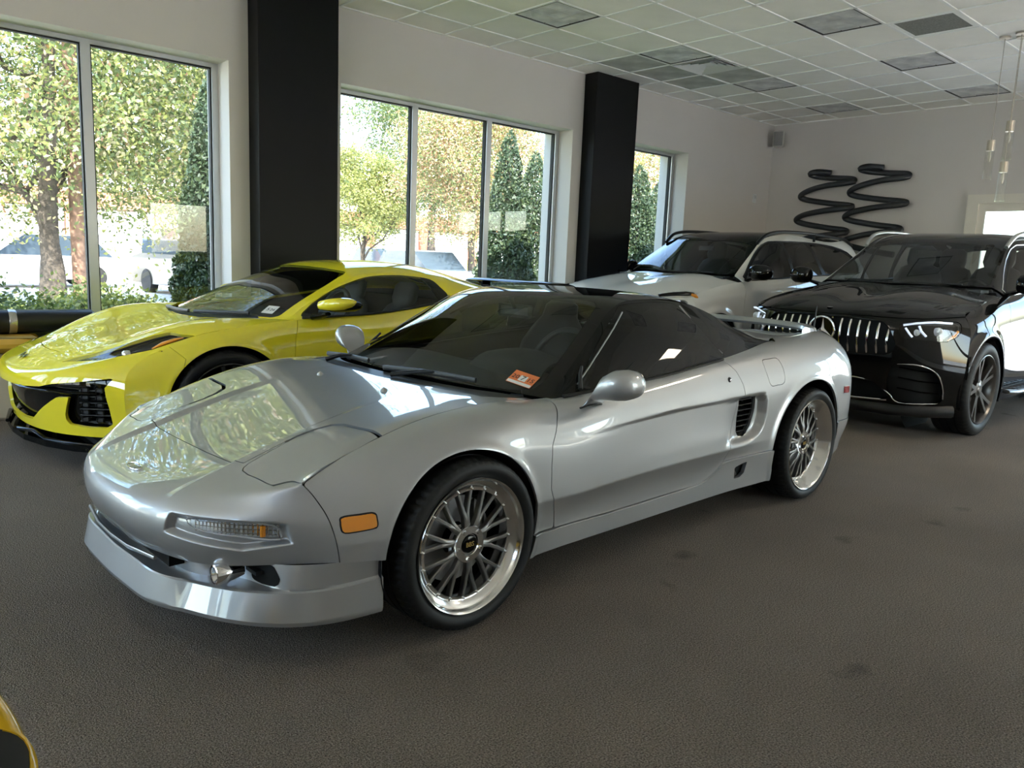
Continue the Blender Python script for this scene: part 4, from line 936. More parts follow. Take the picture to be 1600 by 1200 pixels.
# wipers and cowl trim
def wiper(pts, arm):
    w = cb(MB().tube(pts, [.008]*len(pts), 6, True, False, 1.6), 'wiper', M_blackp, car, 60); cb(MB().tube(arm, [.012, .009, .006], 6), 'arm', M_blackp, w, 60)
wiper([(.305, -.10, .783), (.330, .10, .793), (.350, .30, .797), (.375, .45, .795)], [(.24, .05, .775), (.30, .17, .800), (.335, .22, .803)])
wiper([(.330, -.62, .785), (.335, -.45, .793), (.325, -.25, .795)], [(.25, -.50, .775), (.295, -.44, .800), (.330, -.40, .803)])
# mirrors: pod on a foot
def pod():
    """teardrop housing swept up and out from its foot on the door"""
    sec = [(.648, .832, .724, .060, .026), (.646, .848, .738, .052, .030), (.644, .866, .762, .046, .040), (.646, .888, .790, .056, .054), (.652, .912, .812, .070, .066), (.660, .942, .822, .078, .070), (.668, .972, .825, .080, .068), (.676, 1.0, .825, .074, .060), (.682, 1.022, .823, .054, .044), (.686, 1.034, .822, .024, .018)]
    V = []; n = 22
    for i, (xc, yc, zc, hw, hh) in enumerate(sec):
        tilt = np.interp(i, [0, 2, 4, 9], [1.0, .8, .25, 0])
        for k in range(n):
            a = 2*PI*k/n; ca, sa = math.cos(a), math.sin(a); u = np.sign(ca)*abs(ca)**.85*hw*(1.25 if ca > 0 else 1.0); w = np.sign(sa)*abs(sa)**.85*hh
            V.append((xc+u, yc+w*tilt*.9, zc+w*(1-.55*tilt)))
    F = [tuple(range(n))[::-1]]+[(i*n+k, i*n+(k+1) % n, i*n+n+(k+1) % n, i*n+n+k) for i in range(len(sec)-1) for k in range(n)]+[tuple((len(sec)-1)*n+k for k in range(n))]
    return MB().add(V, F)
cb(pod(), 'mirror', M_silver, car, 75, True)
cb(MB().tube([(.648+.064*math.cos(a), .834+.024*math.sin(a), .7215+.014*math.sin(a)) for a in np.linspace(0, 2*PI, 24, endpoint=False)], .004, 5, False, True), 'mirror_gasket', M_rub, car, 50, True)
# wheels
wf = mesh_wheel(.307, .2427, .235, .030); wr = mesh_wheel(.322, .2620, .285, .062)
place_mesh_wheel(wf, car, 0, .888, .307, 1); place_mesh_wheel(wr, car, 2.53, .900, .322, 1); place_mesh_wheel(wf, car, 0, .885, .307, -1, False); place_mesh_wheel(wr, car, 2.53, .90, .322, -1, False)
cb(MB().box((.10, .775, .37), (.09, .05, .16), 0, .02), 'brake_caliper', M_blackp, car, 40, True)
# cabin: dashboard, binnacle, wheel, seats, mirror
dz = [[(.40, 0, .765), (.40, .35, .765), (.45, .64, .755)], [(.55, 0, .80), (.55, .35, .80), (.56, .66, .78)], [(.78, 0, .79), (.78, .35, .80), (.78, .69, .775)], [(.86, 0, .74), (.86, .35, .74), (.86, .70, .73)], [(.84, 0, .45), (.84, .35, .45), (.84, .70, .45)]]
panel(piece(surf(mirror_cols(dz), 40, 50), (0, 0, 1)), 'dashboard', M_dash, car, .01)
hd = [[(.58, .12, .78), (.56, .36, .80), (.58, .60, .78)], [(.66, .14, .845), (.64, .36, .872), (.66, .58, .845)], [(.80, .13, .845), (.82, .36, .875), (.80, .59, .845)], [(.86, .14, .77), (.86, .36, .77), (.86, .58, .77)]]
panel(piece(surf(hd, 24, 24), (0, 0, 1)), 'instrument_hood', M_dash, car, .01)
c0 = np.array([.98, .36, .80]); ux = np.array([0, 1, 0]); uz = np.array([.38, 0, .92]); pts = [c0+.185*(math.cos(a)*ux+math.sin(a)*uz) for a in np.linspace(0, 2*PI, 40, endpoint=False)]
o = cb(MB().tube(pts, .014, 8, False, True), 'steering_wheel', M_leather, car, 60); cb(MB().tube([c0+.18*ux, c0-.18*ux], .02, 8).tube([c0, c0-.17*uz], .018, 8), 'spoke', M_leather, o, 60)
def seat(y):
    s = cb(MB().box((1.35, y, .42), (.52, .50, .16), 0, .05), 'seat', M_leather, car, 50)
    b = MB(); V = []; n = 12
    for (z, xx, w, d) in ((.40, 1.58, .24, .07), (.60, 1.64, .26, .075), (.80, 1.70, .25, .07), (.90, 1.735, .19, .06), (.96, 1.75, .13, .055), (1.03, 1.765, .12, .045), (1.055, 1.77, .08, .03)):
        for k in range(n): a = 2*PI*k/n; V.append((xx+d*math.cos(a), y+w*np.sign(math.sin(a))*abs(math.sin(a))**.6, z))
    b.add(V, [(i*n+k, i*n+(k+1) % n, i*n+n+(k+1) % n, i*n+n+k) for i in range(6) for k in range(n)]+[tuple(6*n+k for k in range(n))]); cb(b, 'seat_back', M_leather, s, 70)
seat(.36); seat(-.36)
cb(MB().bb(.85, 2.0, -.76, .76, .20, .30), 'cabin_floor', M_cavity, car); cb(MB().bb(1.92, 1.96, -.72, .72, .30, .90), 'firewall', M_cavity, car); cb(MB().bb(.86, 1.9, -.12, .12, .3, .55, .03), 'console', M_dash, car)
o = cb(MB().box((1.02, .0, 1.035), (.03, .24, .065), 0, .014), 'rear_view_mirror', M_blackp, car, 40); cb(MB().tube([(1.02, 0, 1.05), (.985, 0, 1.10)], .012, 8), 'stem', M_blackp, o); cb(MB().box((1.037, 0, 1.035), (.003, .22, .052)), 'glass', M_chrome, o)

def sticker(parent, P, m_base, name, items, lift=.002):
    """flat print on glass: four corners in car axes (top left, top right, bottom right, bottom left)"""
    P = [np.array(p) for p in P]; c = sum(P)/4; ux = (P[1]-P[0]+P[2]-P[3]); w = np.linalg.norm(ux)/2; ux /= np.linalg.norm(ux); uy = (P[0]-P[3]+P[1]-P[2]); h = np.linalg.norm(uy)/2; uy -= ux*(uy@ux); uy /= np.linalg.norm(uy); n = np.cross(ux, uy); n = n if n[0] < 0 else -n
    B = lambda v: Vector((v[0], -v[1], v[2])); M = Matrix((B(ux), B(uy), B(n))).transposed().to_4x4(); M.translation = B(c+n*lift)
    e = link(name, mesh(name, *(lambda q: (q.V, q.F))(MB().box((0, 0, 0), (w, h, .0008))), m_base), parent); e.matrix_local = M
    for (kind, x, y, a, b_, m) in items:
        if kind == 'box': link('print', mesh('print', *(lambda q: (q.V, q.F))(MB().box((x*w, y*h, .0006), (a*w, b_*h, .0006))), m), e)
        else: link('lettering', text_mesh(kind, a*h, m, .0003), e, (x*w, y*h, .0011))
M_orange = mat('sticker orange', (.75, .20, .06), .5); M_sw = mat('sticker white', (.75, .74, .70), .5)
sticker(car, [(.532, .517, .834), (.564, .624, .816), (.492, .649, .774), (.470, .535, .796)], M_orange, 'registration_sticker', [('box', 0, .02, .30, .42, M_sw), ('box', 0, -.38, .96, .20, M_sw), ('20', -.31, .02, .42, 0, M_black_txt), ('7', 0, .02, .5, 0, M_black_txt), ('15', .31, .02, .42, 0, M_black_txt)], .004)
# ------------------------------------------------------------------ tall luxury SUVs: shared surface rows
def suv_top():
    Y = [0, .30, .55, .75]; R = []
    def r(xs, zs, S, ys=Y): R.append([(x, y, z) for x, y, z in zip(xs, ys, zs)]+[S])
    r([-.78, -.77, -.73, -.64], [.25]*4, (-.42, .95, .25))
    r([-.84, -.83, -.79, -.69], [.45]*4, (-.42, .97, .45))
    r([-.87, -.86, -.82, -.71], [.62]*4, (-.42, .975, .62))
    r([-.877, -.867, -.827, -.705], [.76]*4, (-.40, .970, .76))
    r([-.865, -.855, -.815, -.69], [.89, .89, .89, .888], (-.38, .957, .885))
    r([-.840, -.83, -.79, -.665], [.965, .965, .955, .945], (-.38, .935, .94))
    r([-.79, -.78, -.735, -.61], [1.0, 1.003, .992, .978], (-.37, .905, .985))
    r([-.65, -.64, -.60, -.5], [1.045, 1.058, 1.045, 1.022], (-.25, .89, 1.022))
    r([-.30, -.30, -.28, -.2], [1.115, 1.132, 1.115, 1.085], (-.05, .885, 1.065))
    r([.10, .10, .12, .15], [1.172, 1.188, 1.170, 1.130], (.18, .88, 1.098))
    r([.38, .39, .42, .46], [1.203, 1.212, 1.200, 1.165], (.50, .875, 1.138))
    return R
def suv_side(dx):
    R = [[(-.37, .905, .985), (-.38, .935, .94), (-.40, .970, .76), (-.42, .975, .62), (-.42, .97, .45), (-.42, .95, .25)]]
    def r(x, ys, zs): R.append(row(x, ys, zs))
    r(-.2, [.888, .945, .98, .985, .98, .96], [1.032, .975, .82, .62, .45, .25])
    r(.05, [.882, .945, .985, .99, .985, .97], [1.080, 1.02, .86, .65, .45, .25])
    r(.5, [.873, .93, .965, .967, .97, .96], [1.138, 1.06, .88, .65, .45, .25])
    r(1.0, [.888, .935, .962, .955, .965, .95], [1.168, 1.09, .90, .65, .45, .25])
    r(1.6, [.90, .942, .964, .955, .965, .95], [1.205, 1.11, .92, .66, .45, .25])
    r(2.4, [.90, .947, .972, .965, .97, .955], [1.245, 1.14, .94, .68, .45, .25])
    r(2.95+dx, [.885, .95, .992, .995, .99, .97], [1.275, 1.16, .95, .68, .45, .25])
    r(3.5+dx, [.84, .91, .95, .95, .94, .92], [1.29, 1.18, .95, .68, .45, .28])
    r(3.82+dx, [.70, .76, .80, .80, .79, .77], [1.29, 1.18, .95, .68, .45, .30])
    r(3.93+dx, [0]*6, [1.29, 1.18, .95, .68, .45, .30])
    return R
def suv_roof(dx):
    R = []
    def r(xs, ys, zs): R.append([(a, b, c) for a, b, c in zip(xs, ys, zs)])
    r([.42, .44, .50, .60], [0, .3, .52, .76], [1.217]*4)
    r([.72, .735, .775, .85], [0, .29, .5, .715], [1.40, 1.398, 1.39, 1.375])
    r([1.03, 1.04, 1.07, 1.12], [0, .28, .48, .665], [1.570, 1.566, 1.555, 1.535])
    r([1.22, 1.225, 1.25, 1.28], [0, .28, .46, .640], [1.662, 1.660, 1.650, 1.628])
    r([1.5]*4, [0, .28, .46, .64], [1.722, 1.720, 1.712, 1.688])
    r([2.2]*4, [0, .28, .46, .64], [1.748, 1.745, 1.737, 1.712])
    r([3.0+dx]*4, [0, .28, .46, .635], [1.730, 1.727, 1.718, 1.692])
    r([3.5+dx]*4, [0, .28, .46, .615], [1.68, 1.675, 1.665, 1.635])
    r([3.80+dx, 3.80+dx, 3.78+dx, 3.70+dx], [0, .3, .5, .66], [1.40, 1.40, 1.39, 1.38])
    r([3.93+dx, 3.92+dx, 3.9+dx, 3.80+dx], [0, .3, .55, .70], [1.29]*4)
    return R
def suv_glass(dx):
    rail = [(.60, .76, 1.217), (.85, .715, 1.375), (1.12, .665, 1.535), (1.28, .64, 1.628), (1.5, .64, 1.688), (2.2, .64, 1.712), (3.0+dx, .635, 1.692), (3.5+dx, .615, 1.635), (3.70+dx, .66, 1.38), (3.80+dx, .70, 1.29)]
    belt = [(.62, .868, 1.148), (.92, .885, 1.164), (1.2, .893, 1.18), (1.4, .897, 1.192), (1.6, .90, 1.205), (2.2, .90, 1.235), (2.95+dx, .885, 1.275), (3.45+dx, .845, 1.288), (3.70+dx, .77, 1.29), (3.80+dx, .71, 1.29)]
    R = []
    for a, b in zip(rail, belt):
        a, b = np.array(a), np.array(b); d = np.linalg.norm(b-a); o = np.array([0, .9, .3]); R.append([a, a*.67+b*.33+o*d*.05, a*.33+b*.67+o*d*.05, b])
    return R
def seats(parent, spots, m, sc=1.0, z0=.55):
    for (x, y) in spots:
        s = cb(MB().box((x-.25, y, z0), (.52, .50, .18), 0, .05), 'seat', m, parent, 50); V = []; n = 12
        for (z, dx, w, d) in ((0, .02, .24, .08), (.25, .07, .26, .085), (.5, .13, .25, .08), (.60, .16, .2, .06), (.63, .165, .13, .05), (.68, .17, .15, .055), (.80, .19, .14, .05), (.84, .195, .09, .03)):
            for k in range(n): a = 2*PI*k/n; V.append((x+dx+d*math.cos(a), y+w*np.sign(math.sin(a))*abs(math.sin(a))**.6, z0+z*sc))
        cb(MB().add(V, [(i*n+k, i*n+(k+1) % n, i*n+n+(k+1) % n, i*n+n+k) for i in range(7) for k in range(n)]+[tuple(7*n+k for k in range(n))]), 'seat_back', m, s, 70)
def steering(parent, c0, m, r=.19, tilt=.4):
    c0 = np.array(c0); ux = np.array([0, 1, 0]); uz = np.array([math.sin(tilt), 0, math.cos(tilt)])
    o = cb(MB().tube([c0+r*(math.cos(a)*ux+math.sin(a)*uz) for a in np.linspace(0, 2*PI, 36, endpoint=False)], .016, 8, False, True), 'steering_wheel', m, parent, 60)
    cb(MB().tube([c0+r*ux, c0-r*ux], .022, 8).tube([c0, c0-r*uz], .02, 8), 'spoke', m, o, 60)
def suv(name, label, loc, rz, M_body, M_roofm, M_rail, M_trim, M_arch, wheel, dx=0.0, step=None, M_ws=None, M_side=None):
    car = empty(name, loc, rz); tag(car, label, 'car'); g = .003
    A1 = (0, .387, .435, .435); A2 = (2.995+dx, .387, .435, .435)
    TOP = piece(surf(mirror_cols(suv_top()), 130, 150), (-.3, 0, 1))
    sym2 = lambda h: h+[(x, -y) for (x, y) in h[::-1] if abs(y) > 1e-6]; symy = lambda h: h+[(-y, z) for (y, z) in h[::-1] if abs(y) > 1e-6]
    up_ = lambda p, z: p.V[:, 2]-z
    hz = np.interp(np.abs(TOP.V[:, 1]), [0, .3, .55, .72, .86, .9], [.955, .958, .957, .962, .978, .985])
    hoodf = np.minimum(TOP.V[:, 2]-hz, .43-TOP.V[:, 0]+.10*np.abs(TOP.V[:, 1])**2)
    HOOD = clip(TOP, hoodf-g); panel(HOOD, 'hood', M_body, car, .02)
    FACE = clip(TOP, np.minimum(hz-TOP.V[:, 2], -.2-TOP.V[:, 0])-g)
    grille = symy([(0, .940), (.22, .938), (.40, .930), (.475, .918), (.53, .86), (.575, .77), (.578, .73), (.545, .672), (.45, .655), (.25, .645), (0, .640)])
    lamp = [(.582, .908), (.60, .815), (.64, .800), (.72, .797), (.86, .790), (.905, .83), (.918, .875), (.908, .925), (.885, .947), (.78, .950), (.68, .932)]
    lampr = [(-a, b) for a, b in lamp]
    duct = smooth_poly([(.60, .598), (.735, .600), (.82, .558), (.862, .475), (.874, .36), (.858, .305), (.80, .290), (.615, .283), (.555, .345), (.535, .42), (.55, .52)], 3); ductr = duct*np.array([-1, 1])
    cen = symy([(0, .45), (.30, .452), (.43, .436), (.52, .36), (.545, .315), (.45, .288), (0, .275)])
    CUT = FACE
    for po in (grille, lamp, lampr, duct, ductr, cen): CUT = cutout(CUT, po, YZ, .002)
    panel(CUT, 'front_bumper', M_body, car, .03)
    # grille: dark mesh, chrome blades, star
    o = panel(cutin(FACE, grille, YZ, -.01).off(-.05), 'grille', M_cavity, car, 0)
    cb(MB().tube([(np.interp(abs(y), [0, .3, .55, .6], [-.868, -.858, -.818, -.80]), y, z) for (y, z) in smooth_poly(grille, 2)], .006, 6, False, True), 'surround', M_gloss, o, 60)
    for i in range(-7, 8):
        y = i*.0735; zt = np.interp(abs(y), [0, .4, .475, .53], [.932, .922, .905, .86])-.004; zb = np.interp(abs(y), [0, .45, .55], [.648, .664, .69]); xx = np.interp(abs(y), [0, .3, .55], [-.868, -.858, -.820])
        if abs(y) < .10: pts = [(.93, zt), (.935, .928)] if False else None
        P = [(xx+.012, y, zb), (xx-.012, y, zb+.06), (xx-.016, y, (zt+zb)/2), (xx-.008, y, zt-.05), (xx+.015, y, zt)]
        if abs(i) <= 1: P = [(xx-.004, y, .925), (xx+.015, y, zt)] if i else None
        if P: cb(MB().tube(P, .0085, 6, True, False, .9), 'blade', M_trim, o, 60)
    cb(MB().tube([(-.893, .108*math.cos(a), .818+.108*math.sin(a)) for a in np.linspace(0, 2*PI, 40, endpoint=False)], .010, 8, False, True), 'emblem_ring', M_chrome, o, 60)
    s = MB()
    for k in range(3):
        a = PI/2+k*2*PI/3; V = [(-.885, .098*math.cos(a), .818+.098*math.sin(a)), (-.885, .020*math.cos(a+PI/3), .818+.020*math.sin(a+PI/3)), (-.885, .020*math.cos(a-PI/3), .818+.020*math.sin(a-PI/3)), (-.900, 0, .818)]
        s.add(V, [(0, 1, 3), (0, 3, 2)]+[(0, 2, 1)])
    cb(s, 'emblem_star', M_chrome, o); cb(MB().cyl((-.872, 0, .818), .104, .012, 32, 'x'), 'emblem_back', M_gloss, o, 40)
    cb(MB().lathe([(.001, .004), (.020, .003), (.026, .0)], 24, 'z', (-.785, 0, 1.004)), 'hood_badge', M_chrome, car, 40)
    # ducts in the bumper with bright outlines and blades
    for s_, po in ((1, duct), (-1, ductr)):
        o = panel(cutin(FACE, po, YZ, -.012).off(-.055), 'side_intake', M_cavity, car, 0)
        xs = lambda y: np.interp(abs(y), [0, .3, .55, .75, .87], [-.84, -.83, -.79, -.70, -.56])
        out = smooth_poly([(.60, .598), (.735, .600), (.82, .558), (.862, .475), (.874, .36), (.858, .305), (.80, .290), (.615, .283), (.555, .345)], 4, False)
        pts = [(np.interp(z, [.25, .45, .62], [.06, .0, -.025])+xs(y)-.004, y*s_, z) for y, z in out]+[(-.80, .43*s_, .443), (-.838, .30*s_, .456), (-.848, .15*s_, .455)]
        cb(MB().tube(pts, .0065, 6), 'outline', M_trim, o, 60)
        for k, z in enumerate((.375, .46, .54)): cb(MB().tube([(xs(.60)+.02, .60*s_, z+.03), (xs(.74)+.03, .74*s_, z+.01), (xs(.84)+.03, .84*s_, z)], .012, 6, True, False, .5), 'blade', M_gloss, o, 60)
    o = panel(cutin(FACE, cen, YZ, -.012).off(-.06), 'lower_intake', M_cavity, car, 0)
    cb(MB().tube([(-.745, -.53, .294), (-.79, -.3, .285), (-.80, 0, .282), (-.79, .3, .285), (-.745, .53, .294)], .007, 6), 'outline', M_trim, o, 60)
    cb(MB().tube([(-.46, -.93, .235), (-.64, -.76, .225), (-.74, -.52, .22), (-.785, 0, .22), (-.74, .52, .22), (-.64, .76, .225), (-.46, .93, .235)], .032, 8, True, False, 1.5), 'chin_lip', M_blackp, car, 60)
    # headlamps
    for po in (lamp, lampr):
        o = panel(cutin(FACE, po, YZ, 0).off(-.035), 'headlight', M_gloss, car, 0); s_ = 1 if po is lamp else -1
        link('lens', car_mesh(skirt(cutin(FACE, po, YZ, .001).off(-.002), .03), 'lens', M_lamp), o)
        fx = lambda y: np.interp(y, [.55, .70, .75, .86, .92], [-.812, -.735, -.69, -.565, -.45])+.022
        for ps in ([(.60, .905), (.68, .925), (.78, .938), (.87, .935)], [(.615, .885), (.645, .840), (.665, .815)], [(.70, .905), (.715, .865), (.745, .825)]):
            cb(MB().tube([(fx(y), y*s_, z) for y, z in ps], .009, 6), 'light_bar', mat('lamp light guide', (.75, .78, .85), .2, emis=(.7, .8, 1), estr=.25), o, 60)
        for (y, z, r) in ((.68, .85, .026), (.795, .865, .033)): cb(MB().lathe([(.001, -.012), (r*.7, -.008), (r, 0), (r, .03)], 20, 'x', (fx(y)+.012, y*s_, z)), 'projector', M_reflector, o, 40)
        cb(MB().tube([(fx(.855)+.004, .855*s_, .800), (fx(.885)+.004, .885*s_, .835), (fx(.898)+.004, .898*s_, .875)], [.008, .016, .010], 8), 'turn_signal', M_amber, o, 60)
    if dx:       # longer model: lamps reach up over the fender edge
        cb(MB().tube([(-.66, .70, .985), (-.52, .78, 1.000), (-.40, .842, 1.005), (-.32, .878, 1.0)], [.02, .032, .040, .034], 8, True, False, .8), 'lamp_cap', M_gloss, car, 60, True); cb(MB().tube([(-.37, .885, 1.005), (-.33, .905, .992), (-.30, .915, .972)], [.014, .026, .016], 8), 'lamp_amber', M_amber, car, 60, True)
    # flank
    SG = surf(suv_side(dx), 230, 64); v = SG.reshape(-1, 3)
    for A in (A1, A2): d = arch(v, A); v[:, 1] += .022*np.exp(-((d-.018)/.045)**2)*(np.abs(v[:, 0]-A[0]) < .6)
    SIDE = piece(v.reshape(SG.shape), (0, 1, 0))
    for A in (A1, A2): SIDE = clip(SIDE, np.where(SIDE.V[:, 2] < 1.0, arch(SIDE.V, A), 1))
    fd = [(.60, 1.3), (.585, 1.1), (.52, .95), (.50, .75), (.535, .5), (.56, .2)]; md = [(1.63, 1.4), (1.64, 1.0), (1.62, .6), (1.60, .2)]; rd = [(2.44, 1.4), (2.52, 1.0), (2.46, .8), (2.42, .6), (2.40, .2)]
    cutl = lambda P_, line: np.interp(P_.V[:, 2], [q[1] for q in line[::-1]], [q[0] for q in line[::-1]])-P_.V[:, 0]
    F1 = clip(SIDE, cutl(SIDE, fd)-g); panel(F1, 'fender', M_body, car, .015, None, True)
    D1 = clip(SIDE, np.minimum(-cutl(SIDE, fd), cutl(SIDE, md))-g); panel(D1, 'front_door', M_body, car, .015, None, True)
    D2 = clip(SIDE, np.minimum(-cutl(SIDE, md), cutl(SIDE, rd))-g); panel(D2, 'rear_door', M_body, car, .015, None, True)
    panel(clip(SIDE, -cutl(SIDE, rd)-g), 'quarter_panel', M_body, car, .015, None, True)
    for xh in (1.42, 2.28): cb(MB().tube([(xh-.11, .958, 1.045), (xh-.09, .985, 1.05), (xh+.09, .988, 1.055), (xh+.11, .96, 1.06)], .012, 8), 'door_handle', M_body, car, 60, True)
    for A in (A1, A2):
        r = MB().lathe([(A[2]+.01, .5), (A[2]+.01, .96)], 36, 'y', (A[0], 0, A[1]), False, -.3, PI+.3); r.lathe([(.02, .5), (A[2]+.01, .5)], 36, 'y', (A[0], 0, A[1])); cb(r, 'wheel_housing', M_cavity, car, None, True)
    inn = clip(TOP, .35-TOP.V[:, 0]).off(-.08); inn = clip(inn, inn.V[:, 2]-.97); s2 = SIDE.off(-.03); panel(inn.join(s2).join(s2.mir()), 'inner_shell', M_cavity, car, 0)
    cb(MB().bb(-.45, 3.6+dx, -.80, .80, .24, .30), 'underbody', M_cavity, car)
    if step:
        st = [(.50, 1.01, .335), (.62, 1.045, .330), (1.5, 1.055, .325), (2.40, 1.045, .330), (2.50, 1.01, .335)]
        cb(MB().tube(st, .035, 10, True, False, .55), 'running_board', step, car, 60, True)
        for k in range(16): cb(MB().box((.70+k*.108, 1.03, .351), (.07, .05, .006)), 'tread_pad', M_rub, car, None, True)
    # greenhouse
    RF = piece(surf(mirror_cols(suv_roof(dx)), 120, 90), (0, 0, 1)); GS = piece(surf(suv_glass(dx), 150, 40), (0, 1, .3))
    ws = sym2([(.43, 0), (.455, .3), (.515, .52), (.585, .70), (.63, .735), (.86, .695), (1.12, .635), (1.16, .60), (1.145, .40), (1.13, .2), (1.125, 0)])
    rw = sym2([(3.55+dx, 0), (3.55+dx, .3), (3.56+dx, .5), (3.74+dx, .56), (3.88+dx, .58), (3.90+dx, .3), (3.90+dx, 0)])
    panel(cutin(RF, ws, XY, 0), 'windshield', M_ws, car, .006); panel(cutin(RF, rw, XY, 0), 'rear_window', M_side, car, .006)
    R2 = cutout(cutout(RF, ws, XY, .001), rw, XY, .001); panel(clip(R2, R2.V[:, 0]-.30), 'roof', M_roofm, car, .02)
    wins = [smooth_poly(w, 2) for w in ([(.735, 1.178), (.76, 1.225), (.95, 1.365), (1.15, 1.495), (1.30, 1.572), (1.50, 1.602), (1.585, 1.605), (1.60, 1.40), (1.625, 1.228), (1.60, 1.218), (1.2, 1.195)], [(1.69, 1.226), (1.665, 1.40), (1.65, 1.605), (1.70, 1.613), (2.0, 1.623), (2.17, 1.622), (2.24, 1.50), (2.33, 1.28), (2.32, 1.256), (2.0, 1.24)], [(2.43, 1.27), (2.36, 1.45), (2.30, 1.60), (2.33, 1.618), (2.7, 1.605), (3.0+dx, 1.55), (3.16+dx, 1.46), (3.22+dx, 1.36), (3.16+dx, 1.305), (2.8, 1.285)])]
    SUR = GS
    for w in wins: panel(cutin(GS, w, XZ, 0), 'side_window', M_side, car, .005, None, True); SUR = cutout(SUR, w, XZ, .001)
    out = smooth_poly([(.66, 1.165), (.75, 1.255), (.95, 1.40), (1.15, 1.53), (1.31, 1.60), (1.5, 1.626), (2.2, 1.645), (2.9, 1.625), (3.1+dx, 1.56), (3.27+dx, 1.42), (3.24+dx, 1.32), (3.1+dx, 1.28), (2.3, 1.245), (1.6, 1.208), (1.1, 1.182)], 2)
    panel(cutin(SUR, out, XZ, 0), 'window_frame', M_satin, car, .01, None, True); panel(cutout(SUR, out, XZ, .0005), 'pillar_panel', M_arch, car, .02, None, True)
    yz = lambda x, z: np.interp(z, [1.15, 1.25, 1.40, 1.55, 1.66], [.886, .862, .795, .717, .655])+.012
    yn = lambda x, z: GS.V[np.argmin((GS.V[:, 0]-x)**2+(GS.V[:, 2]-z)**2), 1]+.003
    cb(MB().tube([(x, yn(x, z), z) for x, z in out], .0065, 6, False, True), 'window_trim', M_trim, car, 60, True)
    # roof rails
    rl_ = smooth_poly([(1.17, .655, 1.585), (1.27, .665, 1.66), (1.40, .672, 1.712), (1.7, .675, 1.745), (2.3, .675, 1.757), (3.0+dx, .665, 1.738), (3.25+dx, .655, 1.708), (3.42+dx, .645, 1.655)], 4, False)
    cb(MB().tube(rl_, .020, 8, True, False, 1.0), 'roof_rail', M_rail, car, 60, True)
    cb(MB().tube([(2.45, .68, 1.66), (2.45, .68, 1.765)], .018, 6), 'rail_foot', M_satin, car, None, True)
    # mirrors
    V = []; n = 14
    for (t, hx, hz_) in ((0, .05, .05), (.02, .085, .075), (.08, .105, .088), (.16, .10, .085), (.21, .07, .06), (.23, .02, .02)):
        for k in range(n): a = 2*PI*k/n; V.append((.62+.15*t+hx*np.sign(math.cos(a))*abs(math.cos(a))**.75, .95+t, 1.255+hz_*np.sign(math.sin(a))*abs(math.sin(a))**.75))
    cb(MB().add(V, [tuple(range(n))[::-1], tuple(5*n+k for k in range(n))]+[(i*n+k, i*n+(k+1) % n, i*n+n+(k+1) % n, i*n+n+k) for i in range(5) for k in range(n)]), 'mirror', M_gloss, car, 60, not dx)
    if dx:       # right mirror folded back
        Vf = [(.80+(y_-.95)*1.0+(x_-.62)*.3, -(.93+(x_-.55)*.4), z_) for (x_, y_, z_) in V]; cb(MB().add(Vf, [tuple(range(n))[::-1], tuple(5*n+k for k in range(n))]+[(i*n+k, i*n+(k+1) % n, i*n+n+(k+1) % n, i*n+n+k) for i in range(5) for k in range(n)]), 'mirror', M_gloss, car, 60)
    cb(MB().tube([(.68, .87, 1.165), (.66, .93, 1.185), (.65, .98, 1.20)], [.045, .035, .03], 8, True, False, .5), 'mirror_arm', M_gloss, car, 60, True)
    cb(MB().tube([(.55, .955, 1.245), (.542, 1.06, 1.248), (.56, 1.15, 1.25)], .006, 6), 'mirror_indicator', M_lamp, car, 60, not dx)
    # wipers, cabin
    cb(MB().bb(.40, .60, -.74, .74, 1.165, 1.19), 'cowl', M_blackp, car)
    cb(MB().tube([(.50, .55, 1.232), (.485, .25, 1.232), (.47, -.05, 1.232)], .009, 6), 'wiper', M_blackp, car, 60); cb(MB().tube([(.56, -.55, 1.235), (.49, -.25, 1.235), (.47, -.08, 1.235)], .009, 6), 'wiper', M_blackp, car, 60)
    cb(MB().bb(.62, 1.15, -.80, .80, .9, 1.17, .03), 'dashboard', M_dash, car, 40); steering(car, (1.22, .38, 1.10), M_leather)
    seats(car, [(1.75, .38), (1.75, -.38), (2.65, .38), (2.65, -.38)], M_leather, 1.0, .78); cb(MB().bb(.7, 3.6+dx, -.82, .82, .45, .5), 'cabin_floor', M_cavity, car)
    cb(MB().box((1.12, 0, 1.52), (.03, .24, .06), 0, .012), 'rear_view_mirror', M_blackp, car, 40)
    for x in (0, 2.995+dx):
        for s_ in (1, -1): place_plain_wheel(wheel, car, x, .985, .387, s_, .25)
    return car
M_blackpaint = paint('gloss black paint', (.0022, .0022, .0024), 0, .6, ior=1.45); M_whitepaint = paint('pearl white paint', (.72, .71, .67), 0, .25)
M_railsilver = mat('satin silver trim', (.62, .61, .59), .28, metal=.9); M_suvglass = glass('suv windscreen', (.62, .66, .65), 1.5)
suv_black = suv('black_suv', 'gloss black suv with vertical chrome grille blades parked behind the silver coupe', (1.422, -2.794, 0), -.006, M_blackpaint, M_blackpaint, M_railsilver, M_chrome, M_blackpaint, plain_wheel(.387, .290, .285, 5, mat('anthracite alloy', (.16, .15, .14), .28, metal=.9), .17, .03, .026), 0, M_railsilver, M_suvglass, glass('suv clear side glass', (.50, .52, .52), 1.5))
suv_white = suv('white_suv', 'pearl white suv with black roof and black roof rails by the far wall', (1.351, -.25, 0), .001, M_whitepaint, M_gloss, M_satin, M_satin, M_whitepaint, plain_wheel(.395, .290, .285, 5, mat('black alloy', (.02, .02, .02), .3, metal=.6), .17, .03, .026), .14, None, M_suvglass, glass('suv dark side glass', (.16, .17, .17), 1.5))
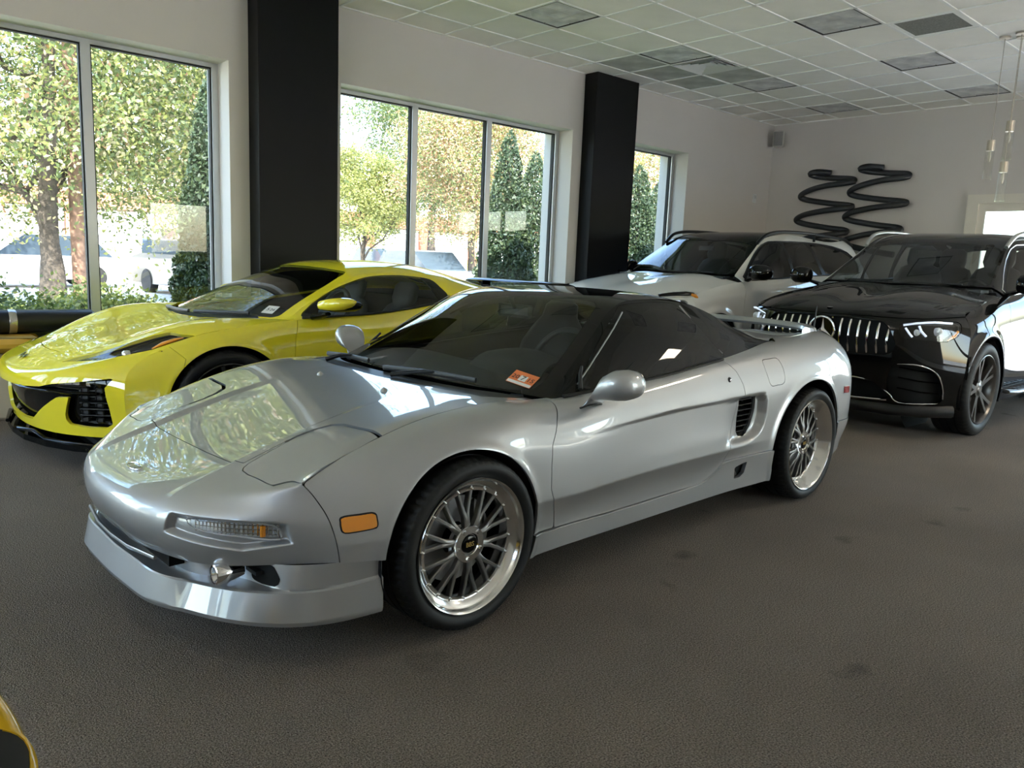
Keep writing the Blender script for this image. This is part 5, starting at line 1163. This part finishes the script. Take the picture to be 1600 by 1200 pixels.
# ------------------------------------------------------------------ yellow mid-engined coupe: surface rows
def mid_top():
    Y = [0, .25, .5, .70]; R = []
    def r(xs, zs, S, ys=Y): R.append([(x, y, z) for x, y, z in zip(xs, ys, zs)]+[S])
    r([-.945, -.93, -.87, -.76], [.20]*4, (-.56, .905, .20))
    r([-.985, -.97, -.91, -.79], [.34, .34, .34, .345], (-.575, .897, .35))
    r([-1.02, -1.0, -.935, -.805], [.455, .457, .463, .472], (-.575, .887, .48))
    r([-1.005, -.985, -.915, -.785], [.525, .53, .54, .552], (-.545, .872, .575))
    r([-.955, -.93, -.855, -.73], [.555, .56, .575, .60], (-.47, .866, .64), [0, .25, .5, .69])
    r([-.88, -.85, -.77, -.64], [.587, .592, .61, .638], (-.37, .868, .69), [0, .25, .49, .675])
    r([-.70, -.67, -.59, -.47], [.648, .656, .675, .722], (-.25, .872, .742), [0, .25, .48, .67])
    r([-.45, -.43, -.37, -.28], [.715, .724, .746, .800], (-.10, .88, .784), [0, .25, .47, .665])
    r([-.20, -.18, -.14, -.08], [.772, .781, .802, .842], (.06, .886, .810), [0, .25, .47, .66])
    r([-.04, -.02, .03, .10], [.806, .813, .828, .850], (.22, .893, .830), [0, .25, .47, .66])
    r([.06, .08, .14, .24], [.826, .829, .836, .848], (.43, .89, .850), [0, .25, .47, .66])
    return R
def mid_side():
    R = [[(-.37, .868, .69), (-.47, .866, .64), (-.545, .872, .575), (-.575, .887, .48), (-.575, .897, .35), (-.56, .905, .20)]]
    def r(x, ys, zs): R.append(row(x, ys, zs))
    R.append([(-.25, .872, .742), (-.28, .905, .70), (-.31, .93, .62), (-.34, .948, .50), (-.36, .952, .36), (-.37, .945, .20)])
    r(0, [.884, .925, .955, .964, .963, .955], [.80, .765, .69, .55, .38, .2])
    r(.22, [.893, .925, .948, .954, .952, .94], [.830, .79, .70, .55, .38, .2])
    r(.45, [.897, .925, .942, .942, .935, .93], [.850, .80, .70, .55, .38, .2])
    r(1.0, [.906, .932, .946, .932, .925, .93], [.870, .81, .70, .55, .38, .2])
    r(1.5, [.900, .935, .956, .932, .93, .94], [.935, .86, .72, .55, .38, .2])
    r(2.0, [.870, .94, .985, .98, .97, .97], [.985, .93, .80, .6, .4, .2])
    r(2.72, [.85, .95, 1.0, 1.01, 1.0, .99], [.975, .93, .82, .6, .4, .2])
    r(3.2, [.80, .90, .95, .95, .94, .92], [.965, .92, .80, .6, .4, .22])
    r(3.5, [.60, .70, .75, .76, .75, .72], [.95, .91, .80, .6, .4, .25])
    r(3.6, [0]*6, [.94, .90, .80, .6, .4, .27])
    return R
def mid_roof():
    R = []
    def r(xs, ys, zs): R.append([(a, b, c) for a, b, c in zip(xs, ys, zs)])
    r([.07, .10, .21, .42], [0, .28, .56, .86], [.830, .832, .840, .851])
    r([.38, .405, .485, .62], [0, .26, .51, .775], [.980, .978, .972, .962])
    r([.70, .715, .765, .85], [0, .25, .46, .69], [1.105, 1.101, 1.088, 1.056])
    r([.98, .985, 1.0, 1.05], [0, .25, .42, .628], [1.190, 1.186, 1.172, 1.130])
    r([1.25, 1.25, 1.26, 1.30], [0, .25, .42, .605], [1.224, 1.219, 1.204, 1.152])
    r([1.5, 1.5, 1.5, 1.52], [0, .25, .42, .60], [1.229, 1.224, 1.209, 1.156])
    r([1.72, 1.72, 1.72, 1.73], [0, .25, .42, .615], [1.215, 1.210, 1.195, 1.142])
    r([2.1, 2.1, 2.1, 2.1], [0, .25, .42, .66], [1.13, 1.13, 1.12, 1.068])
    r([2.6, 2.6, 2.6, 2.58], [0, .3, .5, .73], [1.005, 1.005, 1.0, .99])
    r([3.15, 3.15, 3.15, 3.15], [0, .3, .5, .80], [.975, .975, .975, .966])
    r([3.6, 3.58, 3.55, 3.45], [0, .3, .45, .62], [.94, .94, .945, .953])
    return R
def mid_glass():
    rail = [(.42, .86, .851), (.62, .775, .962), (.85, .69, 1.056), (1.05, .628, 1.130), (1.30, .605, 1.152), (1.52, .60, 1.156), (1.73, .615, 1.142), (2.1, .66, 1.068), (2.58, .73, .99), (3.15, .80, .966)]
    belt = [(.45, .897, .850), (.68, .903, .857), (.92, .906, .866), (1.15, .905, .886), (1.35, .903, .910), (1.55, .898, .942), (1.78, .885, .968), (2.1, .867, .985), (2.6, .853, .978), (3.15, .806, .966)]
    R = []
    for a, b in zip(rail, belt):
        a, b = np.array(a), np.array(b); d = np.linalg.norm(b-a); o = np.array([0, .8, .5]); R.append([a, a*.67+b*.33+o*d*.05, a*.33+b*.67+o*d*.05, b])
    return R
# ------------------------------------------------------------------ yellow mid-engined coupe: panels
def mid_coupe(name, label, loc, rz, M_p, nose=False):
    car = empty(name, loc, rz); tag(car, label, 'car'); g = .0028
    A1 = (0, .34, .372, .368); A2 = (2.72, .355, .39, .385)
    sym2 = lambda h: h+[(x, -y) for (x, y) in h[::-1] if abs(y) > 1e-6]; symy = lambda h: h+[(-y, z) for (y, z) in h[::-1] if abs(y) > 1e-6]
    TOP = piece(surf(mirror_cols(mid_top()), 150, 170), (-.3, 0, 1))
    hood = sym2([(-.775, 0), (-.772, .10), (-.755, .25), (-.722, .362), (-.66, .43), (-.54, .53), (-.40, .58), (-.2, .60), (0, .60), (.13, .56), (.06, .30), (.03, .10), (.025, 0)])
    lamp = [(-.80, .492), (-.72, .62), (-.656, .703), (-.53, .769), (-.40, .829), (-.261, .865), (-.18, .873), (-.242, .817), (-.286, .763), (-.367, .727), (-.434, .699), (-.531, .646), (-.627, .592), (-.72, .53)]
    lampr = [(x, -y) for x, y in lamp]
    upper = lambda p: p.V[:, 2]-.58
    fl = lambda p, po: np.minimum(inside(p, po, XY), upper(p))
    face = TOP
    band = [(.0, .452), (.36, .457), (.53, .472), (.60, .492), (.746, .517), (.844, .541), (.832, .505), (.825, .486), (.841, .374), (.848, .28), (.82, .257), (.74, .255), (.659, .263), (.645, .29), (.648, .32), (.68, .40), (.690, .425), (.626, .418), (.553, .372), (.43, .30), (.34, .252), (.18, .242), (0, .24)]
    band = symy(band)
    bump = clip(TOP, -np.maximum(fl(TOP, hood), np.maximum(fl(TOP, lamp), fl(TOP, lampr)))-g); bump = clip(bump, -sdf(bump.V[:, [1, 2]], band)*(bump.V[:, 0] < -.5)+(bump.V[:, 0] >= -.5)*1.0)
    bump = clip(bump, np.interp(np.abs(bump.V[:, 1]), [0, .3, .47, .6, .7, .9], [.04, .06, .12, .2, .26, .43])-bump.V[:, 0])
    panel(bump, 'front_body', M_p, car, .02)
    H = clip(TOP, fl(TOP, hood)-g); panel(H, 'hood', M_p, car, .012)
    cv = clip(TOP, sdf(TOP.V[:, [1, 2]], band)+.012); cv = clip(cv, -.5-cv.V[:, 0]); o = panel(cv.off(-.045), 'front_intake', M_gloss, car, 0)
    for s in (1, -1):
        for k in range(6): z = .285+k*.035; cb(MB().tube([(-.755, .69*s, z), (-.70, .76*s, z+.004), (-.635, .825*s, z+.006)], .008, 5, True, False, .5), 'slat', M_blackp, o, 60)
        for c_ in range(2):
            for k in range(5): z = .30+k*.042; yy = .735+.06*c_; xx = np.interp(yy, [.70, .76, .83], [-.772, -.715, -.645]); cb(MB().box((xx+.0, yy*s, z), (.02, .045, .028), -.9*s, .006), 'mesh_cell', M_blackp, o)
        cb(MB().tube([(-1.0, .0, .455), (-.975, .35*s, .452), (-.90, .56*s, .452), (-.80, .70*s, .45), (-.69, .80*s, .452)], .016, 6, True, False, .6), 'crossbar', M_gloss, o, 60)
    if nose:      # black slot let into the nose, with a raised bead round it
        sl = smooth_poly(sym2([(-.994, 0), (-.994, .20), (-.986, .262), (-.960, .278), (-.88, .27), (-.86, .20), (-.86, 0)]), 2)
        n_ = clip(TOP, np.minimum(inside(TOP, sl, XY), TOP.V[:, 2]-.50)); panel(n_.off(.004), 'nose_grille', M_cavity, car, .006)
        b2 = clip(TOP, np.minimum(np.minimum(inside(TOP, sl, XY)+.010, TOP.V[:, 2]-.50), .004-np.abs(inside(TOP, sl, XY)))); panel(b2.off(.006), 'nose_bead', M_p, car, .006)
    # chin splitter
    P = [(-.98, 0), (-.965, .25), (-.90, .5), (-.80, .70), (-.66, .86), (-.54, .93)]; out = sym2(P); cb(MB().ext(out[::-1] if True else out, .115, .15), 'splitter', M_gloss, car)
    for s in (1, -1): cb(MB().tube([(-.985, .12*s, .165), (-.93, .36*s, .185), (-.89, .44*s, .150), (-.83, .60*s, .152), (-.70, .82*s, .155)], .012, 6), 'splitter_edge', M_gloss, car, 60)
    # headlamps
    for po, s in ((lamp, 1), (lampr, -1)):
        L = clip(TOP, fl(TOP, po)); o = panel(L.off(-.03), 'headlight', M_gloss, car, 0); link('lens', car_mesh(skirt(clip(TOP, fl(TOP, po)-.001), .025), 'lens', M_lamp), o)
        zt = lambda x, y: np.interp(x, [-.8, -.656, -.53, -.4, -.345, -.28, -.235], [.598, .630, .662, .702, .730, .752, .764])-.010
        cb(MB().tube([(x, y*s, zt(x, y)) for x, y in ((-.400, .812), (-.345, .824), (-.28, .838), (-.232, .846))], [.010, .024, .022, .008], 8, True, False, .5), 'turn_signal', M_amber, o, 60)
        cb(MB().tube([(x, y*s, zt(x, y)-.004) for x, y in ((-.60, .68), (-.50, .715), (-.40, .74), (-.30, .76))], .007, 6), 'light_guide', mat('smoked light guide', (.10, .10, .11), .25), o, 60)
        cb(MB().lathe([(.001, -.012), (.018, -.008), (.025, 0), (.025, .03)], 18, 'x', (-.53, .735*s, .655)), 'projector', M_chrome, o, 40)
    e_ = MB()
    for s in (1, -1): e_.add([(-.905, .0, .584), (-.885, .06*s, .595), (-.87, .055*s, .600), (-.895, .0, .589), (-.93, .035*s, .573)], [(0, 1, 2, 3), (0, 3, 2, 1), (0, 4, 1)])
    cb(e_, 'emblem', M_gloss, car)
    # flank
    SG = surf(mid_side(), 230, 64); v = SG.reshape(-1, 3)
    for A in (A1, A2): v[:, 1] += .010*np.exp(-((arch(v, A)-.008)/.028)**2)
    SIDE = piece(v.reshape(SG.shape), (0, 1, 0))
    for A in (A1, A2): SIDE = clip(SIDE, np.where(SIDE.V[:, 2] < .93, arch(SIDE.V, A), 1))
    line = lambda P_, L: np.interp(P_.V[:, 2], [q[1] for q in L], [q[0] for q in L])-P_.V[:, 0]
    fb = [(-.30, .2), (-.27, .6), (-.256, .641), (-.325, .708), (-.36, .75)]; fd = [(.45, .2), (.42, .60), (.427, .73), (.458, .845), (.47, .9)]; rd = [(1.55, .2), (1.62, .45), (1.72, .7), (1.66, .9), (1.60, 1.0)]
    panel(clip(SIDE, line(SIDE, fb)-.001), 'bumper_side', M_p, car, .015, None, True)
    panel(clip(SIDE, np.minimum(-line(SIDE, fb), line(SIDE, fd))-.0016), 'fender', M_p, car, .015, None, True)
    panel(clip(SIDE, np.minimum(-line(SIDE, fd), line(SIDE, rd))-.0022), 'door', M_p, car, .015, None, True)
    q = clip(SIDE, -line(SIDE, rd)-.0022); intake = [(1.72, .80), (1.95, .78), (2.10, .62), (2.05, .42), (1.80, .40), (1.70, .6)]; panel(cutout(q, intake, XZ, 0), 'quarter_panel', M_p, car, .02, None, True)
    s2 = SIDE.off(-.025); tt = clip(TOP, .35-TOP.V[:, 0]).off(-.06); tt = clip(tt, tt.V[:, 2]-.58); panel(tt.join(s2).join(s2.mir()), 'inner_shell', M_cavity, car, 0)
    for A in (A1, A2):
        r = MB().lathe([(A[2]+.008, .45), (A[2]+.008, .92)], 36, 'y', (A[0], 0, A[1]), False, -.3, PI+.3); r.lathe([(.02, .45), (A[2]+.008, .45)], 36, 'y', (A[0], 0, A[1])); cb(r, 'wheel_housing', M_cavity, car, None, True)
    cb(MB().bb(-.7, 3.4, -.85, .85, .12, .18), 'underbody', M_cavity, car)
    # greenhouse
    RF = piece(surf(mirror_cols(mid_roof()), 150, 90), (0, 0, 1)); GS = piece(surf(mid_glass(), 150, 44), (0, 1, .4))
    ws = sym2([(.085, 0), (.11, .26), (.215, .53), (.355, .755), (.40, .775), (.62, .700), (.85, .612), (.99, .556), (1.01, .53), (.955, .40), (.925, .25), (.915, 0)])
    rw = sym2([(1.86, 0), (1.86, .25), (1.88, .40), (2.2, .46), (2.62, .54), (2.66, .4), (2.66, 0)])
    panel(cutin(RF, ws, XY, 0), 'windshield', M_wsglass, car, .006); panel(cutin(RF, rw, XY, 0), 'engine_cover', M_gloss, car, .006)
    R2 = cutout(cutout(RF, ws, XY, .001), rw, XY, .001)
    gapx = 1.70+.0*R2.V[:, 1]
    panel(clip(clip(R2, R2.V[:, 0]-.30), 1.70-.0015-clip(R2, R2.V[:, 0]-.30).V[:, 0]), 'roof', M_p, car, .015); panel(clip(R2, R2.V[:, 0]-1.7015), 'rear_deck', M_p, car, .015)
    win = smooth_poly([(.50, .868), (.56, .915), (.66, .968), (.86, 1.050), (1.10, 1.118), (1.33, 1.136), (1.52, 1.130), (1.64, 1.112), (1.67, 1.06), (1.69, 1.0), (1.62, .965), (1.50, .944), (1.2, .903), (.9, .875), (.65, .865)], 3)
    glassw = cutin(GS, win, XZ, 0); rear = [(1.555, 1.2), (1.60, .90), (1.9, .90), (1.9, 1.2)]
    panel(cutout(glassw, rear, XZ, .001), 'side_window', M_vglass, car, .005, None, True); panel(cutin(glassw, rear, XZ, 0), 'quarter_trim', M_gloss, car, .005, None, True)
    panel(cutout(GS, win, XZ, .001), 'roof_side', M_p, car, .015, None, True)
    cb(MB().tube([(.49, .905, .862), (.68, .909, .868), (.92, .912, .877), (1.15, .911, .896), (1.35, .909, .919), (1.55, .903, .95)], .008, 6), 'belt_moulding', M_rub, car, 60, True)
    # mirrors: painted cap over a black pod
    def shell(x0, x1, zlo, zhi, nm, m):
        V = []; n = 14
        for (t, k1) in ((0, .55), (.03, .85), (.10, 1.0), (.17, .95), (.215, .6), (.23, .15)):
            xc = (x0+x1)/2+.30*t; hx = (x1-x0)/2*k1
            for k in range(n): a = 2*PI*k/n; V.append((xc+hx*np.sign(math.cos(a))*abs(math.cos(a))**.7, .955+t, (zlo+zhi)/2+.12*t+(zhi-zlo)/2*k1*np.sign(math.sin(a))*abs(math.sin(a))**.7))
        cb(MB().add(V, [tuple(range(n))[::-1], tuple(5*n+k for k in range(n))]+[(i*n+k, i*n+(k+1) % n, i*n+n+(k+1) % n, i*n+n+k) for i in range(5) for k in range(n)]), nm, m, car, 60)
        Vf = [(.70+(y_-.955)*1.0+(x_-.6)*.25, -(.950+(x_-.55)*.45), z_) for (x_, y_, z_) in V]     # right mirror is folded back against its window
        cb(MB().add(Vf, [tuple(range(n))[::-1], tuple(5*n+k for k in range(n))]+[(i*n+k, i*n+(k+1) % n, i*n+n+(k+1) % n, i*n+n+k) for i in range(5) for k in range(n)]), nm, m, car, 60)
    shell(.53, .70, .905, .985, 'mirror', M_p); shell(.60, .735, .895, .965, 'mirror_back', M_gloss)
    cb(MB().tube([(.56, .90, .868), (.60, .94, .875), (.62, 1.0, .892)], [.04, .032, .028], 8, True, False, .5), 'mirror_arm', M_gloss, car, 60, True)
    # wing with end plates
    W_ = [(3.16, .68, 1.03), (3.14, .62, 1.068), (3.12, .52, 1.078), (3.10, .3, 1.080), (3.10, 0, 1.080)]; W_ = smooth_poly(W_, 4, False); W_ = np.r_[W_, (W_[::-1]*np.array([1, -1, 1]))[1:]]
    cb(wing(W_, .26, .040), 'rear_wing', M_gloss, car, 50)
    for s in (1, -1): cb(MB().bb(3.08, 3.18, .45*s-.012, .45*s+.012, .95, 1.07), 'wing_post', M_gloss, car)
    # cabin
    cb(MB().bb(.10, .45, -.70, .70, .79, .815), 'cowl', M_blackp, car); cb(MB().bb(.42, .92, -.82, .82, .60, .835, .03), 'dashboard', M_dash, car, 40); steering(car, (1.0, .38, .84), M_leather)
    seats(car, [(1.45, .38), (1.45, -.38)], mat('grey leather', (.10, .10, .10), .5), .78, .42); cb(MB().bb(.6, 2.0, -.82, .82, .2, .26), 'cabin_floor', M_cavity, car); cb(MB().bb(1.80, 1.84, -.80, .80, .26, .95), 'firewall', M_cavity, car)
    for pts in ([(.10, .10, .848), (.17, .38, .862), (.27, .60, .872)], [(.09, -.42, .846), (.07, -.15, .846), (.08, .05, .848)]): cb(MB().tube(pts, .010, 6, True, False, 1.3), 'wiper', M_blackp, car, 60)
    wm = mat('satin black alloy', (.02, .02, .02), .35, metal=.5); wf_ = plain_wheel(.34, .262, .275, 5, wm, .15, .02, .020); wr_ = plain_wheel(.355, .275, .345, 5, wm, .15, .02, .020)
    for s in (1, -1): place_plain_wheel(wf_, car, 0, .945, .34, s); place_plain_wheel(wr_, car, 2.72, .985, .355, s)
    return car
M_yellow = paint('acid yellow paint', (.86, .72, .03), 0, .25); M_amberp = paint('amber yellow paint', (.72, .42, .02), 0, .25); M_vglass = glass('coupe side glass', (.42, .44, .42), 1.5)
yc = mid_coupe('yellow_sports_coupe', 'acid yellow low coupe with black mirror arms parked along the left window', (-3.901, -.408, 0), .001, M_yellow)
sticker(yc, [(.397, .597, .916), (.44, .675, .915), (.377, .731, .872), (.339, .653, .876)], M_sw, 'registration_sticker', [('5', -.2, 0, .5, 0, M_black_txt), ('26', .2, -.02, .42, 0, M_black_txt)], .004)
mid_coupe('amber_sports_coupe', 'amber yellow car whose front corner shows at the bottom left edge', (-6.56, -4.70, 0), PI-.2, M_amberp, True)
# ------------------------------------------------------------------ fittings and furniture
M_coil = mat('coil charcoal', (.022, .025, .030), .35)
S1 = [(-.02, 2.765, .10), (.18, 2.788, .14), (.31, 2.765, .12), (.20, 2.725, .06), (-.1, 2.69, .05), (-.33, 2.668, .06), (-.385, 2.630, .10), (-.30, 2.605, .15), (0, 2.575, .17), (.28, 2.515, .15), (.445, 2.44, .10), (.36, 2.385, .06), (0, 2.325, .05), (-.30, 2.29, .06), (-.395, 2.262, .10), (-.3, 2.235, .15), (0, 2.205, .17), (.32, 2.15, .15), (.48, 2.08, .10), (.38, 2.025, .06), (0, 1.96, .05), (-.28, 1.925, .06), (-.35, 1.89, .10), (-.2, 1.86, .15), (.1, 1.82, .17), (.35, 1.76, .15), (.49, 1.70, .1), (.3, 1.64, .06), (0, 1.58, .05), (-.3, 1.54, .1)]
def coil(dy, dz, label):
    P = smooth_poly([(BX-.02-d, y+dy, z+dz) for (y, z, d) in S1], 6, False)
    e = MB().tube(P, .042, 10, True, False, .62, (1, 0, 0)).build('wall_coil', M_coil, None, 50); tag(e, label, 'wall sculpture', 'coil springs on the back wall')
    for k in (40, 90, 140): MB().tube([tuple(P[k]), (BX, P[k][1], P[k][2])], .012, 6).build('bracket', M_coil, e)
coil(0, 0, 'dark coil spring sculpture on the back wall nearer the window'); coil(-.775, .035, 'dark coil spring sculpture on the back wall nearer the door')
e = empty('wall_speaker', (BX, .80, 3.33)); tag(e, 'small grey wall speaker high in the far corner', 'speaker')
MB().box((-.12, .10, 0), (.13, .17, .25), .35, .02).build('cabinet', mat('speaker grey', (.50, .49, .46), .5), e, 40); MB().box((-.185, .076, 0), (.012, .14, .21), .35, .004).build('grille', mat('speaker cloth', (.25, .25, .25), .9, noise=(400, .4)), e, 40); MB().box((-.02, .20, .0), (.04, .09, .20), 0, .006).build('bracket', mat('speaker bracket', (.42, .41, .39), .5), e)
e = empty('thermostat', (5.55, WY, 2.40)); tag(e, 'small white wall thermostat beside the far window', 'thermostat')
MB().box((0, -.012, 0), (.09, .024, .14), 0, .006).build('housing', M_vent, e, 40); MB().box((.0, -.026, .02), (.05, .004, .05)).build('dial', mat('thermostat grey', (.5, .5, .5), .4), e)
# glazed door in the back wall
M_dframe = mat('door frame off white', (.70, .66, .58), .45); do = MB()
for (a, b_, z0, z1) in ((DY1-.14, DY1, 0, DZ), (DY0, DY0+.14, 0, DZ), (DY0+.14, DY1-.14, DZ-.12, DZ)): do.bb(BX-.05, BX+.10, a, b_, z0, z1)
o = struct(do.build('door_1', M_dframe)); ym = (DY0+DY1)/2
for (a, b_) in ((DY0+.14, ym-.003), (ym+.003, DY1-.14)):
    l = MB(); w = .09
    for (c, d, z0, z1) in ((a, a+w, .01, DZ-.12), (b_-w, b_, .01, DZ-.12), (a+w, b_-w, .01, .22), (a+w, b_-w, DZ-.22, DZ-.12)): l.bb(BX-.02, BX+.03, c, d, z0, z1)
    l.build('leaf', M_dframe, o); MB().bb(BX, BX+.008, a+w, b_-w, .22, DZ-.22).build('pane', M_glass, o); MB().tube([(BX-.07, a+w/2, .95), (BX-.07, a+w/2, 1.25)], .014, 8).build('handle', M_chrome, o, 60)
t = link('lettering', text_mesh('20', .20, mat('door lettering grey', (.10, .10, .12), .5), .001), o, (BX-.012, -2.56, 1.50), (PI/2, 0, -PI/2))
# glass pendants hung on thin cords
M_brass = mat('brushed nickel cap', (.52, .47, .40), .35, metal=.8); M_pglass = glass('pendant glass', (.97, .97, .96), 1.45)
for (x, y, zt, L, lab) in ((3.0, -3.225, 2.80, .36, 'upper clear glass pendant of the hanging cluster'), (2.93, -3.10, 2.62, .37, 'middle clear glass pendant on the left of the cluster'), (2.86, -3.26, 2.40, .37, 'lowest clear glass pendant of the hanging cluster'), (3.25, -3.39, 2.95, .36, 'clear glass pendant cut off by the right picture edge')):
    e = empty('pendant_lamp', (x, y, zt)); tag(e, lab, 'pendant lamp', 'glass pendants over the black suv')
    MB().tube([(0, 0, 0), (0, 0, CEIL-zt-.002)], .0035, 6).build('cord', mat('cord beige', (.36, .33, .28), .7), e); MB().lathe([(.001, .0), (.034, 0), (.036, -.01), (.036, -.10), (.001, -.10)], 20).build('cap', M_brass, e, 40)
    MB().lathe([(.040, -.09), (.042, -L), (.038, -L), (.036, -.09)], 20, closed=True).build('glass_shade', M_pglass, e, 40); MB().lathe([(.001, -.10), (.010, -.105), (.016, -.16), (.008, -.20), (.001, -.205)], 12).build('bulb', mat('bulb frosted', (.75, .73, .66), .4), e, 60)
    MB().lathe([(.05, .012), (.05, -.004), (.001, -.004)], 20, 'z', (0, 0, CEIL-zt-.012)).build('canopy', M_brass, e, 40)
# long lounge bench under the left window
M_seat = mat('mustard leather', (.58, .33, .045), .45, bump=(200, .08, .002)); M_bol = mat('black leather', (.012, .012, .012), .42, bump=(220, .1, .002)); M_beige = mat('beige upholstery', (.55, .47, .36), .8, bump=(300, .1, .002))
e = empty('lounge_bench', (-5.9, .74, 0)); tag(e, 'long bench with mustard seat and black bolster under the left window', 'bench')
MB().bb(-2.1, 1.60, -.22, .30, .0, .485, .02).build('base', M_beige, e, 40)
for k in range(3): MB().bb(-2.1+k*1.18, -2.1+(k+1)*1.18-.012, -.30, .16, .487, .585, .035).build('seat_cushion', M_seat, e, 40)
b_ = MB().lathe([(.001, -1.95), (.06, -1.945), (.085, -1.92), (.088, -1.0), (.088, 1.0), (.085, 1.78), (.06, 1.81), (.001, 1.815)], 28, 'x', (0, .12, .678)).build('bolster', M_bol, e, 60)
for x in (-1.5, -.1, 1.25): MB().lathe([(.0895, -.025), (.092, -.02), (.092, .02), (.0895, .025)], 28, 'x', (x, .12, .678)).build('strap', mat('steel strap', (.55, .54, .52), .25, metal=.9), b_, 40)
MB().bb(-2.1, 1.75, .20, .30, .485, .64, .02).build('back', M_bol, e, 40)
